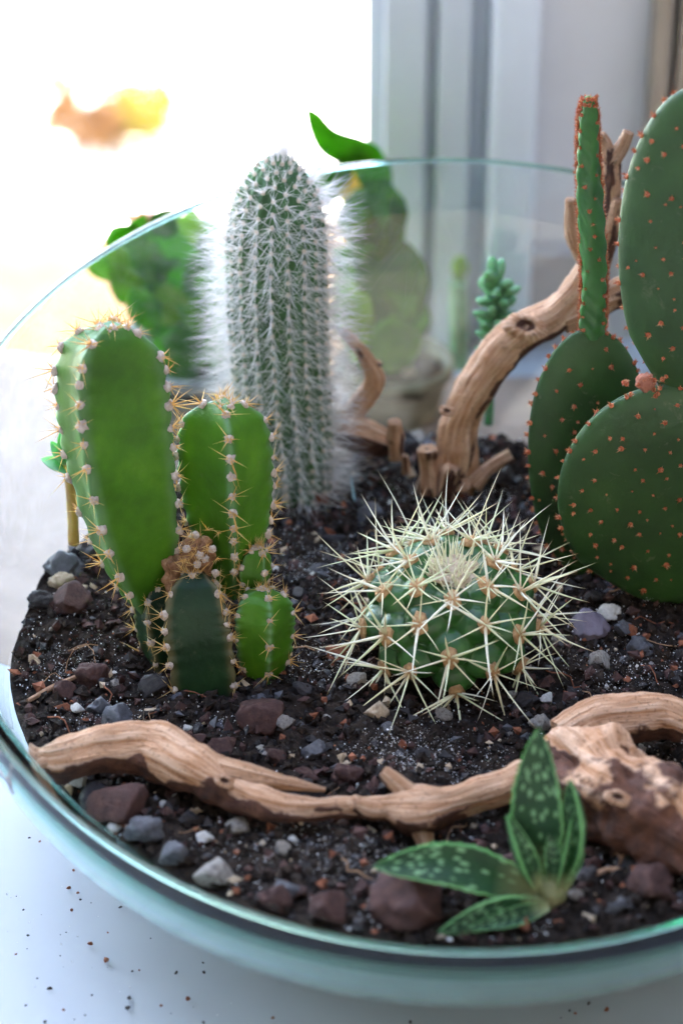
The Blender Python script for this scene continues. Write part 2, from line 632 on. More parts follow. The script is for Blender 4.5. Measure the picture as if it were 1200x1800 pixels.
def panemat():
    m, t, p = nodemat('window_pane_glass')
    tr = N(t, 'BsdfTransparent')
    gl = N(t, 'BsdfGlossy')
    gl.inputs['Roughness'].default_value = 0.02
    fr = N(t, 'Fresnel')
    fr.inputs[0].default_value = 1.5
    mx = N(t, 'MixShader')
    ge = N(t, 'NewGeometry')
    iv = N(t, 'Math', operation='SUBTRACT')
    iv.inputs[0].default_value = 1
    t.links.new(ge.outputs['Backfacing'], iv.inputs[1])
    mu = N(t, 'Math', operation='MULTIPLY')
    t.links.new(fr.outputs[0], mu.inputs[0])
    t.links.new(iv.outputs[0], mu.inputs[1])
    t.links.new(mu.outputs[0], mx.inputs[0])
    t.links.new(tr.outputs[0], mx.inputs[1])
    t.links.new(gl.outputs[0], mx.inputs[2])
    t.links.new(mx.outputs[0], t.nodes['Material Output'].inputs[0])
    return m


M['pane'] = panemat()


# ------------------------------------------------------------------ the setting
def sheet(x0, x1, y0, y1, z, th):
    return box(((x0 + x1) / 2, (y0 + y1) / 2, z - th / 2), (x1 - x0, y1 - y0, th))


V, F = sheet(-3000, 3000, -800, 9000, -62, 4)
structure('ground', V, F, M['paving'], smooth=False)
V, F = bevbox((0, -41.25, -1.5), (240, 79.5, 3), 0.04)       # white sill board, far edge at y = -1.5
V2, F2 = bevbox((0, 6.9, -1.5), (240, 16.76, 3), 0.04)  # added board that carries the painted peach reflection
structure('peach_glow_sill', V2, F2, M['sillglow'], smooth=False)
structure('windowsill', V, F, M['sill'], smooth=False)
V, F = bevbox((-60, 20.5, -1.4), (121.2, 10.3, 2.7), 0.06)    # pale wooden strip outside the white board
structure('sill_nosing', V, F, M['strip'], smooth=False)
V, F = box((0, 17, -32.5), (240, 3, 59))
structure('wall_below_sill', V, F, M['wall'], smooth=False)
# wall above the opening and an unseen eave added, which keeps the sun off the sill
V, F = box((0, 27, 150), (500, 4, 126))
structure('wall_above_window', V, F, M['wall'], smooth=False)
V, F = box((0, 46.4, 90), (500, 34.8, 4))
structure('sun_block_eave', V, F, M['wall'], smooth=False)

V, F = bevbox((60.7, 18.35, -1.5), (119.9, 6.1, 3), 0.06)
structure('sill_return', V, F, M['sill'], smooth=False)
V, F = box((0, -140, 94), (500, 6, 312))
structure('sky_block_wall_behind', V, F, M['room'], smooth=False)  # unseen, added to cut the sky light from behind the camera
V, F = box((140, -57, 94), (6, 159, 312))
structure('sky_block_wall_right', V, F, M['room'], smooth=False)  # unseen, added to close off sky light from the right

V, F = box((-160, -57, 94), (6, 159, 312))
structure('sky_block_wall_left', V, F, M['room'], smooth=False)  # unseen, added to dim the sky light on the left
V, F = box((-10, -91, 247), (290, 92, 6))
structure('light_gap_ceiling', V, F, M['room'], smooth=False)  # unseen, cut short so the gap overhead lets top light in

V, F = bevbox((62.7, 17.7, 1.35), (114, 1.0, 2.7), 0.1)
structure('skirting', V, F, M['skirt'], smooth=False)
for x0, x1 in ((9.0, 9.5), (9.75, 11.6)):
    V, F = bevbox(((x0 + x1) / 2, 17.6, 45), (x1 - x0, 1.1, 84), 0.1)
    structure('wall_trim', V, F, M['trim'], smooth=False)

t = Thing('window_frame', (3, 17, 0), 'white moulded window frame standing on the sill behind the bowl', 'window')
for x0, x1, y0, y1, nm in ((0.75, 1.25, 17.4, 19.5, 'jamb'), (1.25, 2.45, 16.9, 19.5, 'stile'), (2.45, 2.8, 17.5, 19.5, 'groove'),
                           (2.8, 3.75, 16.9, 19.5, 'stile'), (3.75, 4.3, 17.6, 19.5, 'groove')):
    V, F = bevbox(((x0 + x1) / 2, (y0 + y1) / 2, 43), (x1 - x0, y1 - y0, 86), 0.08)
    t.add(nm, V, F, M['frame'], smooth=False)
V, F = bevbox((5.0, 17.9, 43), (1.4, 3.2, 86), 0.25)
t.add('casing', V, F, M['casing'], smooth=False)
V, F = box((-60, 24.5, 43), (121, 0.3, 86))
pane = Thing('window_pane', (-60, 24.5, 0), 'clear window pane between the sill and the bright yard', 'window pane')
pane.add('glass', V, F, M['pane'], smooth=False)
V, F = bevbox((62.7, 18.9, 43.5), (114, 1.6, 87), 0.05)
structure('wall_beside_window', V, F, M['wall'], smooth=False)


# ------------------------------------------------------------------ glass bowl
BC = v3(2.5, -5.25, 0)
RX, YF, ZF, YB, ZB = 11.3, -16.5, 4.3, 6.0, 10.6
R0 = 6.0


def rim_pt(a):
    return v3(BC[0] + RX * math.cos(a), BC[1] + (YB - YF) / 2 * math.sin(a), (ZF + ZB) / 2 + (ZB - ZF) / 2 * math.sin(a))


def bowl_r(a, z, inset=0.0):
    """Distance of the wall from the bowl's axis at azimuth a and height z."""
    p = rim_pt(a)
    rr = math.hypot(p[0] - BC[0], p[1] - BC[1])
    k = min(1, max(0, z / p[2]))
    return R0 + (rr - R0) * math.sin(math.pi / 2 * k ** 0.75) - inset


def wall_thick(a, z):
    """The glass is heavy at the low front lip and thin at the high back."""
    dz = rim_pt(a)[2] - z
    wf = min(1, max(0, (.12 - math.sin(a)) / .9))
    wf = wf * wf * (3 - 2 * wf)
    q = min(1, dz / 1.3)
    return .11 + .85 * wf * q * (2 - q) + .25 * min(1, dz / 4) * (1 - wf)


def bowl_mesh():
    na, nz = 192, 30
    KS = [(i / 24) ** 1.5 * .97 for i in range(25)] + [.982, .990, .995, .998, 1.0]
    V = []
    for i in range(nz):                    # outer wall, base upwards
        k = KS[i]
        for j in range(na):
            a = 2 * math.pi * j / na
            z = rim_pt(a)[2] * k
            r = bowl_r(a, z)
            V.append(BC + v3(r * math.cos(a), r * math.sin(a) * 1.0, max(z, 0.02)))
    for i in range(nz - 1, -1, -1):        # inner wall, rim downwards
        k = KS[i]
        for j in range(na):
            a = 2 * math.pi * j / na
            z = rim_pt(a)[2] * k
            r = bowl_r(a, z, wall_thick(a, z))
            V.append(BC + v3(r * math.cos(a), r * math.sin(a), max(z, 0.8)))
    F = gridfaces(2 * nz, na)
    V.append(BC + v3(0, 0, 0.02))
    V.append(BC + v3(0, 0, 0.8))
    n0, n1 = len(V) - 2, len(V) - 1
    for j in range(na):
        F.append([n0, (j + 1) % na, j])
        o = (2 * nz - 1) * na
        F.append([n1, o + j, o + (j + 1) % na])
    return V, F


t = Thing('glass_bowl', BC, 'clear slant-rimmed glass bowl holding the cactus garden', 'bowl')
V, F = bowl_mesh()
t.add('bowl_wall', V, F, M['glass'])
na = 192
ring = np.array([rim_pt(2 * math.pi * j / na) for j in range(na)])
V = []
for j in range(na):
    a = 2 * math.pi * j / na
    o = unit(v3(math.cos(a), math.sin(a), 0))
    for k in range(12):
        b = 2 * math.pi * k / 12
        V.append(ring[j] + o * (-.05 + .085 * math.cos(b)) + v3(0, 0, .03 + .060 * math.sin(b)))
F = []
for j in range(na):
    for k in range(12):
        F.append([j * 12 + k, ((j + 1) % na) * 12 + k, ((j + 1) % na) * 12 + (k + 1) % 12, j * 12 + (k + 1) % 12])
t.add('rim', V, F, M['rimglass'])


# ------------------------------------------------------------------ soil
def H(x, y):
    h = 3.72 + 0.22 * fbm((x * 0.35, y * 0.35, 1.3), 3) + 0.14 * fbm((x * 1.3, y * 1.3, 4.1), 3)
    return h + 0.035 * max(y + 6, -1.5) + .45 * math.exp(-((x + 6.5) ** 2 + (y + 1.5) ** 2) / 9)


def soil_edge(a):
    r = bowl_r(a, 3.65, wall_thick(a, 3.6) + .05)
    return r - 0.10 + 0.07 * fbm((math.cos(a) * 4, math.sin(a) * 4, 9.0), 3)


nr, na = 120, 260
V = []
for i in range(nr):
    for j in range(na):
        a = 2 * math.pi * j / na
        k = 1 - (1 - i / (nr - 1)) ** 1.2
        r = soil_edge(a) * k
        x, y = BC[0] + r * math.cos(a), BC[1] + r * math.sin(a)
        z = H(x, y) + 0.13 * fbm((x * 3, y * 3, 0), 4)
        if k > .9:
            z = max(z, 3.56)
        z -= 0.10 * max(0, k - 0.93) / 0.07 * (0.6 + 0.6 * noise.noise(Vector((x * 2, y * 2, 3))))
        V.append((x, y, z))
for z, ins in ((3.46, .10), (3.40, .5), (3.38, 3.0)):
    for j in range(na):
        a = 2 * math.pi * j / na
        zz = z + .04 * noise.noise(Vector((math.cos(a) * 7, math.sin(a) * 7, 2)))
        r = bowl_r(a, zz, wall_thick(a, zz) + ins)
        V.append((BC[0] + r * math.cos(a), BC[1] + r * math.sin(a), zz))
F = gridfaces(nr + 3, na)
o = link('soil', mk('soil', V, F, M['soil']))
o['kind'] = 'structure'
V = []                                     # pale sand added under the soil to brighten the front glass band
for z, ins in ((0.85, 3.0), (0.88, .12), (1.4, .05), (2.0, .04), (2.6, .04), (3.34, .04), (3.43, .05), (3.42, .6), (3.36, 5.0)):
    for j in range(na):
        a = 2 * math.pi * j / na
        r = bowl_r(a, z, wall_thick(a, z) + ins + .012 * noise.noise(Vector((math.cos(a) * 40, math.sin(a) * 40, z * 5))))
        V.append((BC[0] + r * math.cos(a), BC[1] + r * math.sin(a), z))
o = link('added_band_sand', mk('added_band_sand', V, gridfaces(9, na), M['sand']))
o['kind'] = 'structure'


def inside(x, y, m=0.25):
    a = math.atan2(y - BC[1], x - BC[0])
    return math.hypot(x - BC[0], y - BC[1]) < soil_edge(a) - m


# grains, crumbs and bright mineral specks: nobody could count them
OV = np.array([[1, 0, 0], [-1, 0, 0], [0, 1, 0], [0, -1, 0], [0, 0, 1], [0, 0, -1]], float)
OF = np.array([[0, 2, 4], [2, 1, 4], [1, 3, 4], [3, 0, 4], [2, 0, 5], [1, 2, 5], [3, 1, 5], [0, 3, 5]])


def grains(name, n, smin, smax, mats, weights, mask=None, lift=0.3, spots=None):
    Vs, Fs, mi, c = [], [], [], 0
    while c < n:
        a, r = RS.uniform(0, 2 * math.pi), math.sqrt(RS.uniform()) * 11.2
        x, y = BC[0] + r * math.cos(a), BC[1] + r * math.sin(a)
        if spots:
            sx_, sy_, sr_ = spots[RS.randint(len(spots))]
            x, y = sx_ + RS.normal() * sr_, sy_ + RS.normal() * sr_ * .7
        if not inside(x, y, 0.1):
            continue
        if mask and fbm((x * 0.7, y * 0.7, mask), 3) < RS.uniform(-0.15, 0.55):
            continue
        s = smin + (smax - smin) * RS.uniform() ** 2.5
        J = OV * RS.uniform(0.55, 1.25, (6, 3)) * s * np.array([1, RS.uniform(.6, 1), RS.uniform(.5, .9)])
        q = Matrix.Rotation(RS.uniform(0, 6.28), 3, Vector(RS.normal(size=3)).normalized())
        J = J @ np.array(q).T
        J += v3(x, y, H(x, y) + (RS.uniform(.03, .17) if lift is None else 0.03 + s * lift))
        Vs.append(J)
        Fs.append(OF + 6 * c)
        mi += [RS.choice(len(mats), p=weights)] * 8
        c += 1
    o = link(name, mk(name, np.vstack(Vs), np.vstack(Fs), mats, mi=mi, smooth=False))
    o['kind'] = 'stuff'
    return o


grains('soil_grains', 17000, 0.03, 0.21, [M['soil'], M['dark'], M['lava'], M['slate'], M['rust'], M['beige']], [.60, .17, .14, .03, .04, .02])
grains('mineral_specks', 6000, 0.008, 0.034, [M['mica'], M['slate'], M['pumice']], [.6, .15, .25], mask=2.2, lift=None)
DUSTY = [(*az(px, py, 3.9)[:2], r_) for px, py, r_ in ((800, 1330, .75), (700, 1310, .6), (480, 1480, .8), (620, 1500, .7), (180, 1250, .5), (130, 1160, .6), (900, 900, .8), (720, 880, .7), (1090, 1180, .7), (560, 1160, .5), (560, 1000, .6))]
grains('pale_dust', 9000, 0.007, 0.024, [M['mica'], M['pumice'], M['slate']], [.45, .3, .25], lift=None, spots=DUSTY)
grains('perlite_crumbs', 260, 0.04, 0.11, [M['white'], M['pumice'], M['beige']], [.5, .3, .2], lift=0.5)

b = Bag()
for k in range(150):
    a, r = RS.uniform(0, 2 * math.pi), math.sqrt(RS.uniform()) * 10.3
    x, y = BC[0] + r * math.cos(a), BC[1] + r * math.sin(a)
    if not inside(x, y, .6):
        continue
    h = RS.uniform(0, 6.28)
    Lf = RS.uniform(.3, 1.1)
    q = []
    for e in np.linspace(0, 1, 6):
        xx, yy = x + Lf * e * math.cos(h), y + Lf * e * math.sin(h)
        h += RS.uniform(-.35, .35)
        q.append((xx, yy, H(xx, yy) + .10 + .10 * math.sin(e * 3.1) * RS.uniform(.2, 1.5)))
    q = np.array(q)
    T_, A_, B_ = frames(q, (.1, .2, 1))
    rr = RS.uniform(.008, .022)
    b.put([q[i] + (A_[i] * math.cos(w_) + B_[i] * math.sin(w_)) * rr for i in range(6) for w_ in (0, 2.1, 4.2)], gridfaces(6, 3), int(RS.uniform() < .4))
o = link('soil_fibres', mk('soil_fibres', b.V, b.F, [M['fibre'], M['rust']], mi=b.mi))
o['kind'] = 'stuff'

# ------------------------------------------------------------------ stones
SH = []
for k in range(12):
    V0, F0 = ico(4)
    V1 = []
    sx, sy, sz = random.uniform(.8, 1.2), random.uniform(.65, 1.0), random.uniform(.5, .8)
    fac = k % 4 != 1
    for p in V0:
        d = 1 + 0.42 * fbm(p * 0.9 + k * 7.7, 2) + 0.13 * fbm(p * 2.6 + k * 3.1, 2) + 0.07 * fbm(p * 8.0 + k, 3)
        q = p * d
        if fac:                            # flat broken sides
            for n_ in range(5):
                nn = unit(v3(math.sin(n_ * 2.4 + k), math.cos(n_ * 2.4 + k), math.sin(n_ * 5.1 + k)))
                e = np.dot(q, nn) - 0.70
                if e > 0:
                    q = q - nn * e * 0.85
        V1.append(q * (sx, sy, sz))
    SH.append((np.array(V1), F0))
SM = {}


def stone_mesh(k, m):
    if (k, m) not in SM:
        SM[(k, m)] = mk('stone', SH[k][0], SH[k][1], M[m])
    return SM[(k, m)]


TAKEN = []


def stone(px, py, wpx, m, label, k=None, hpx=None, sink=0.25, rot=None, name='pebble', group=None, spin=None):
    """A stone whose middle stands at the photograph point (px, py), wpx wide."""
    p = az(px, py, 3.9)
    for _ in range(3):
        p = az(px, py, H(p[0], p[1]) + 0.1)
    scl = 4250 / np.dot(p - CAM, FW)
    s = wpx / scl / 2
    dx, dy = p[0] - BC[0], p[1] - BC[1]
    lim = soil_edge(math.atan2(dy, dx)) - s * .8
    q = min(1, lim / math.hypot(dx, dy))   # keep it inside the glass
    p = v3(BC[0] + dx * q, BC[1] + dy * q, 0)
    p[2] = H(p[0], p[1]) + .1
    hz = s * (0.75 if hpx is None else hpx / wpx * 0.95)
    k = random.randrange(12) if k is None else k
    o = link(name, stone_mesh(k, m))
    o.location = (p + v3(0, 0, hz * (0.35 - sink))) * U
    e = np.max(np.abs(SH[k][0]), axis=0)
    o.scale = (s / e[0], s * 0.85 / e[1], hz / e[2])
    o.rotation_euler = (random.uniform(-.3, .3), random.uniform(-.3, .3) if rot is None else rot, random.uniform(-.5, .5) if spin is None else spin)
    tag(o, label, 'pebble' if name == 'pebble' else 'stone', group)
    TAKEN.append((p[0], p[1], s))
    return o


for a in (
    (108, 1022, 50, 'beige', 'cream oval pebble lying left of the tall ribbed cactus', 1),
    (125, 1060, 85, 'lava', 'large maroon pebble just below the cream oval pebble', 2),
    (110, 998, 78, 'slate', 'long dark grey pebble just above the cream oval pebble', 4),
    (60, 1050, 50, 'dark', 'dark blocky pebble at the left edge of the soil', 5),
    (270, 1207, 58, 'dark', 'dark rounded pebble at the left foot of the ribbed cactus', 7),
    (175, 1245, 55, 'slate', 'angular grey pebble above the curved driftwood branch', 3),
    (137, 1246, 28, 'white', 'small white pebble above the left part of the driftwood branch', 6),
    (205, 1262, 62, 'slate', 'bluish grey flat pebble close above the driftwood branch', 8),
    (160, 1190, 70, 'lava', 'reddish brown wedge pebble left of the dark cactus foot', 9),
    (110, 1215, 52, 'lava', 'low maroon pebble below the wedge pebble at left', 10),
    (460, 1262, 95, 'lava', 'big flat brown stone in front of the ribbed cactus', 11),
    (500, 1270, 38, 'pumice', 'pale crumb leaning on the big flat brown stone', 0),
    (330, 1281, 18, 'white', 'small white bead of perlite above the driftwood branch', 1),
    (664, 1252, 52, 'beige', 'cream pitted pebble below the spiny barrel cactus', 3),
    (780, 1258, 36, 'pumice', 'upright greyish pebble below the barrel cactus spines', 5),
    (628, 1198, 42, 'pumice', 'rounded grey pebble left under the barrel cactus', 7),
    (592, 1150, 48, 'rust', 'rusty clay lump left of the barrel cactus', 9),
    (1030, 1108, 82, 'violet', 'smooth violet grey pebble in front of the prickly pear', 2),
    (1050, 1162, 50, 'pumice', 'pitted grey pumice lump below the violet pebble', 10),
    (1068, 1078, 46, 'white', 'flat white flake above the violet pebble', 4),
    (1095, 1105, 44, 'slate', 'grey pebble touching the right side of the violet pebble', 6),
    (1040, 1052, 36, 'dark', 'dark pebble at the foot of the front prickly pear pad', 8),
    (960, 1228, 28, 'white', 'white rough pebble right of the barrel cactus', 11),
    (925, 1232, 48, 'dark', 'round black pebble right of the barrel cactus foot', 0),
    (900, 1222, 22, 'pumice', 'little pale pebble between black pebble and barrel cactus', 1),
    (950, 1272, 46, 'pumice', 'frosty grey pebble behind the tip of the upright aloe leaf', 3),
    (978, 1124, 24, 'pumice', 'small light pebble left of the violet pebble', 5),
    (608, 1368, 66, 'lava', 'dark crumbly maroon stone above the thin middle of the branch', 9),
    (205, 1425, 118, 'lava', 'large flat maroon stone under the curved branch', 11),
    (130, 1420, 70, 'dark', 'blackish stone left of the large flat maroon stone', 2),
    (222, 1488, 75, 'slate', 'grey speckled oval stone near the front glass', 1),
    (296, 1512, 62, 'slate', 'upright grey stone beside the grey speckled oval stone', 7),
    (160, 1465, 30, 'white', 'pale pebble against the front left glass', 4),
    (360, 1472, 34, 'white', 'white upright crumb between branch and front glass', 6),
    (415, 1455, 48, 'pumice', 'frosted greyish lump in front of the branch', 8),
    (368, 1553, 80, 'pumice', 'pale grey angular stone near the front glass', 3),
    (495, 1490, 34, 'pumice', 'small pale double crumb in the middle front soil', 10),
    (515, 1476, 20, 'white', 'tiny round white bead in the middle front soil', 0),
    (290, 1415, 22, 'white', 'small white crumb right of the large flat maroon stone', 5),
    (308, 1402, 16, 'white', 'tiny white crumb under the driftwood branch', 2),
    (330, 1440, 40, 'dark', 'dark angular chip left of the white upright crumb', 3),
    (500, 1570, 56, 'slate', 'dull grey stone behind the brownish block at front', 9),
    (462, 1605, 76, 'lava', 'blocky mauve brown stone against the front glass', 3),
    (560, 1625, 88, 'lava', 'broad brown stone against the middle front glass', 10),
    (1025, 1545, 55, 'dark', 'dark grey rounded stone right of the aloe base', 1),
    (1012, 1574, 30, 'pumice', 'small pale chip right of the aloe base', 4),
    (1140, 1552, 90, 'lava', 'reddish clod beside the right front glass', 8),
    (75, 1382, 50, 'pumice', 'pinkish grey stone below the frayed branch end', 10),
    (140, 1375, 34, 'white', 'light chip just under the left end of the branch', 11),
    (760, 790, 60, 'slate', 'grey pebble behind the leaning driftwood foot', 1),
    (735, 775, 44, 'pumice', 'pale pebble between the two pieces of back driftwood', 2),
    (700, 760, 75, 'dark', 'dark stone at the back edge of the soil', 5),
    (650, 905, 56, 'slate', 'grey stone by the pale blue sliver', 8),
    (880, 840, 66, 'dark', 'dark chip under the side twig of the leaning driftwood', 3),
    (560, 880, 40, 'rust', 'rusty crumb at the foot of the hairy cactus', 9),
):
    stone(a[0], a[1], a[2], a[3], a[4], a[5])
stone(712, 1590, 165, 'lava', 'largest dark brown stone lying under the long aloe leaf', 2, hpx=150, name='rock')

KIND = {'lava': 'small maroon pebble half sunk', 'dark': 'small blackish pebble half sunk',
        'slate': 'small grey pebble half sunk', 'pumice': 'small pale pitted pebble half sunk'}
cnt = 0
tries = 0
while cnt < 215 and tries < 9000:
    tries += 1
    a, r = RS.uniform(0, 2 * math.pi), math.sqrt(RS.uniform(0.0, 1)) * 10.8
    x, y = BC[0] + r * math.cos(a), BC[1] + r * math.sin(a)
    s = 0.11 + (.38 if x < -2.6 or y < -12.4 else .26) * RS.uniform() ** 2
    if not inside(x, y, s * 1.0) or abs(x) > 9:
        continue
    if any((x - u) ** 2 + (y - v) ** 2 < (s + q) ** 2 * 0.8 for u, v, q in TAKEN):
        continue
    edge = r > 8.3
    if not edge and RS.uniform() < 0.35:
        continue
    m = ['lava', 'dark', 'slate', 'pumice'][RS.choice(4, p=[.40, .33, .19, .08])]
    o = link('pebble', stone_mesh(RS.randint(12), m))
    o.location = v3(x, y, H(x, y) + s * 0.15) * U
    o.scale = (s, s, s)
    o.rotation_euler = (RS.uniform(-.5, .5), RS.uniform(-.5, .5), RS.uniform(0, 6.28))
    if x < -2.6 and y > -9.5:
        zone = 'left of the ribbed cactus'
    elif y < -12.6:
        zone = 'between the driftwood branch and the front rim'
    elif y < -9.8:
        zone = 'close beside the driftwood branch'
    elif y > -2.5:
        zone = 'at the back of the bowl'
    elif x > 4.6:
        zone = 'in front of the prickly pear'
    else:
        zone = 'around the round barrel cactus'
    lb = KIND[m] + ' ' + zone
    tag(o, lb, 'pebble', lb.replace('pebble', 'pebbles'))
    TAKEN.append((x, y, s))
    cnt += 1

# ------------------------------------------------------------------ driftwood
def branch(pts, n=60, seg=28, rough=0.16, lumps=(), low=0.15, seed=0.0, squash=1.0, grooves=0.05):
    """A gnarled length of wood. pts: rows of x, y, z, radius. Returns mesh data with grain coordinates and a bark mask."""
    C = spline(pts, n)
    T, A, B = frames(C[:, :3], (0, 0, 1) if abs(C[-1, 2] - C[0, 2]) < np.linalg.norm(C[-1, :2] - C[0, :2]) else (0, -1, 0))
    L = np.concatenate([[0], np.cumsum(np.linalg.norm(np.diff(C[:, :3], axis=0), axis=1))])
    V, tc, bark = [], [], []
    for i in range(n):
        e = i / (n - 1)
        for j in range(seg):
            a = 2 * math.pi * j / seg
            d = A[i] * math.cos(a) + B[i] * math.sin(a) * squash
            r = max(C[i, 3], 0.02)
            p0 = C[i, :3] + d * r
            r *= 1 + rough * fbm(p0 * 1.1 + seed, 3) + grooves * math.sin(a * 5 + L[i] * 0.9 + 2 * fbm((L[i] * .5, a, seed), 2)) + 0.06 * fbm(p0 * 4 + seed, 3)
            for (le, an, am, wd) in lumps:
                dd = ((e - le) * L[-1]) ** 2 + (r * (math.atan2(math.sin(a - an), math.cos(a - an)))) ** 2
                r += am * math.exp(-dd / (2 * wd * wd))
            p = C[i, :3] + d * r
            V.append(p)
            tc.append((L[i], math.cos(a), math.sin(a)))
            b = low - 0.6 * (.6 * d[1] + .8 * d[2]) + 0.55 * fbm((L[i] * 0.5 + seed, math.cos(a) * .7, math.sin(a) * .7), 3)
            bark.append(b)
    F = gridfaces(n, seg)
    for end, i in ((0, 0), (1, n - 1)):    # broken ends, slightly hollow
        base = len(V)
        dirn = -T[0] if end == 0 else T[-1]
        for rr, dp in ((0.7, 0.04), (0.3, -0.02)):
            for j in range(seg):
                a = 2 * math.pi * j / seg
                q = C[i, :3] + (V[i * seg + j] - C[i, :3]) * rr + dirn * C[i, 3] * (dp + 0.12 * noise.noise(Vector((j * 1.7, seed, rr * 9))))
                V.append(q)
                tc.append((L[i] + rr, math.cos(a) * rr, math.sin(a) * rr))
                bark.append(0.35 + 0.3 * noise.noise(Vector(q * 2)))
        V.append(C[i, :3] - dirn * C[i, 3] * 0.1)
        tc.append((L[i], 0, 0))
        bark.append(0.7)
        rings = [list(range(i * seg, i * seg + seg)), list(range(base, base + seg)), list(range(base + seg, base + 2 * seg))]
        for q in range(2):
            for j in range(seg):
                f = [rings[q][j], rings[q][(j + 1) % seg], rings[q + 1][(j + 1) % seg], rings[q + 1][j]]
                F.append(f[::-1] if end == 0 else f)
        for j in range(seg):
            f = [rings[2][j], rings[2][(j + 1) % seg], base + 2 * seg]
            F.append(f[::-1] if end == 0 else f)
    return V, F, dict(tc=np.array(tc), bark=np.array(bark))


def zrow(px, py, z, r):
    return (*az(px, py, z), r)


def yrow(px, py, y, r):
    return (*ay(px, py, y), r)


def knot(t, px, py, lift, size, part=None):
    """A broken-off twig's knot: raised ring of wood round a dark hollow; lift = height or depth row of its place."""
    c = az(px, py, lift[1]) if lift[0] == 'z' else ay(px, py, lift[1])
    n_ = unit(CAM + v3(0, 0, 30) - c)
    a_ = unit(np.cross(n_, (.2, .1, 1)))
    b_ = np.cross(n_, a_)
    V, F, tc, bk = [], [], [], []
    prof = ((1.7, -.40), (1.3, .02), (1.0, .12), (.75, .08), (.5, -.14), (.25, -.38), (.02, -.45))
    for i, (r_, h_) in enumerate(prof):
        for j in range(24):
            g = 2 * math.pi * j / 24
            w_ = size * r_ * (1 + .28 * noise.noise(Vector((math.cos(g) * 1.3, math.sin(g) * 1.3, px * .37))))
            V.append(c + a_ * w_ * math.cos(g) * 1.25 + b_ * w_ * math.sin(g) * .8 + n_ * size * h_ * (1 + .4 * noise.noise(Vector((g, i, py * .3)))))
            tc.append((i * .3, math.cos(g), math.sin(g)))
            bk.append((.2, .1, .15, .4, .9, 1.2, 1.2)[i])
    t.add('knot', V, gridfaces(len(prof), 24), M['wood'], attrs=dict(tc=np.array(tc), bark=np.array(bk)))


# long curved branch across the front
t = Thing('driftwood_branch', az(500, 1420, 3.9), 'long curved tan driftwood branch lying across the front of the soil', 'driftwood')
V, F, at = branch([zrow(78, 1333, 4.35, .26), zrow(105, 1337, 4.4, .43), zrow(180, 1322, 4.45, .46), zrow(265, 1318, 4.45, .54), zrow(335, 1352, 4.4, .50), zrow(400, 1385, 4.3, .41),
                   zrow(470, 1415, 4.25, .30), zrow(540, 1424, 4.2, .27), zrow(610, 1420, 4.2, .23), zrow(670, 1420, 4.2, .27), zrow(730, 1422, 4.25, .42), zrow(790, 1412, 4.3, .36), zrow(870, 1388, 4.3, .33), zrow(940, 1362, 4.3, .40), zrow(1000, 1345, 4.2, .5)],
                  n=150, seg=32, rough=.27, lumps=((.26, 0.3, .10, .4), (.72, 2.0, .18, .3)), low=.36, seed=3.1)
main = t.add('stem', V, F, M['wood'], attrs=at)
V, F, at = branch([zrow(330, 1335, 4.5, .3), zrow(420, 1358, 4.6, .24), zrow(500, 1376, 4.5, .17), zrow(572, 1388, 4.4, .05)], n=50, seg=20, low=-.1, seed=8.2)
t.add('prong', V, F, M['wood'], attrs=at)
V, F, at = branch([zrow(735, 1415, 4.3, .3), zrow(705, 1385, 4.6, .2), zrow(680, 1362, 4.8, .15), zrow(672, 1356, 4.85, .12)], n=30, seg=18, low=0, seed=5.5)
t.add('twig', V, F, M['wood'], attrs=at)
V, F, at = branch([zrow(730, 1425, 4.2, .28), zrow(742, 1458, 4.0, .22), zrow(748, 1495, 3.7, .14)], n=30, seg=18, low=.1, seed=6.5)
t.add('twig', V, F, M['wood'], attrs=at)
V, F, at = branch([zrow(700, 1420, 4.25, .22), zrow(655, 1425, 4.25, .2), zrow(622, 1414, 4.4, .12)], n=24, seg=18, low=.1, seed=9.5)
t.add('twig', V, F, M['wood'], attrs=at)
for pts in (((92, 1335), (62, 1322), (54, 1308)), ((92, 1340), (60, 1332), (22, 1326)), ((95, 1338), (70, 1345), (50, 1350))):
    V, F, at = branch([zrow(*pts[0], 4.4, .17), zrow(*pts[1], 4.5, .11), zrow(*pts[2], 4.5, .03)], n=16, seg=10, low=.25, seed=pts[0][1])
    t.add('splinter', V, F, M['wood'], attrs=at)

knot(t, 632, 1412, ('z', 4.42), .13)
knot(t, 395, 1372, ('z', 4.72), .10)

# gnarled stump on the right
t = Thing('driftwood_stump', az(1130, 1450, 3.9), 'thick gnarled driftwood stump behind the aloe with dark bark', 'driftwood')
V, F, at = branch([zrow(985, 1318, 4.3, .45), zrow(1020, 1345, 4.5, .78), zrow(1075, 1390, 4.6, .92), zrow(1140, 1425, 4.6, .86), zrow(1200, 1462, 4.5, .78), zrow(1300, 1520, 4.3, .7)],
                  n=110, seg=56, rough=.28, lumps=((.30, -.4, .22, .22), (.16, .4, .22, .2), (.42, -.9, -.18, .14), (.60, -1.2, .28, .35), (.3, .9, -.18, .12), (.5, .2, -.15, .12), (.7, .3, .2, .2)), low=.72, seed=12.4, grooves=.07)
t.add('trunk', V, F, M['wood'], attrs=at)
V, F, at = branch([zrow(985, 1300, 4.3, .42), zrow(1040, 1272, 4.5, .50), zrow(1100, 1262, 4.6, .50), zrow(1160, 1258, 4.6, .48), zrow(1205, 1272, 4.5, .40)], n=60, seg=32, rough=.14, low=.20, seed=2.4)
t.add('limb', V, F, M['wood'], attrs=at)
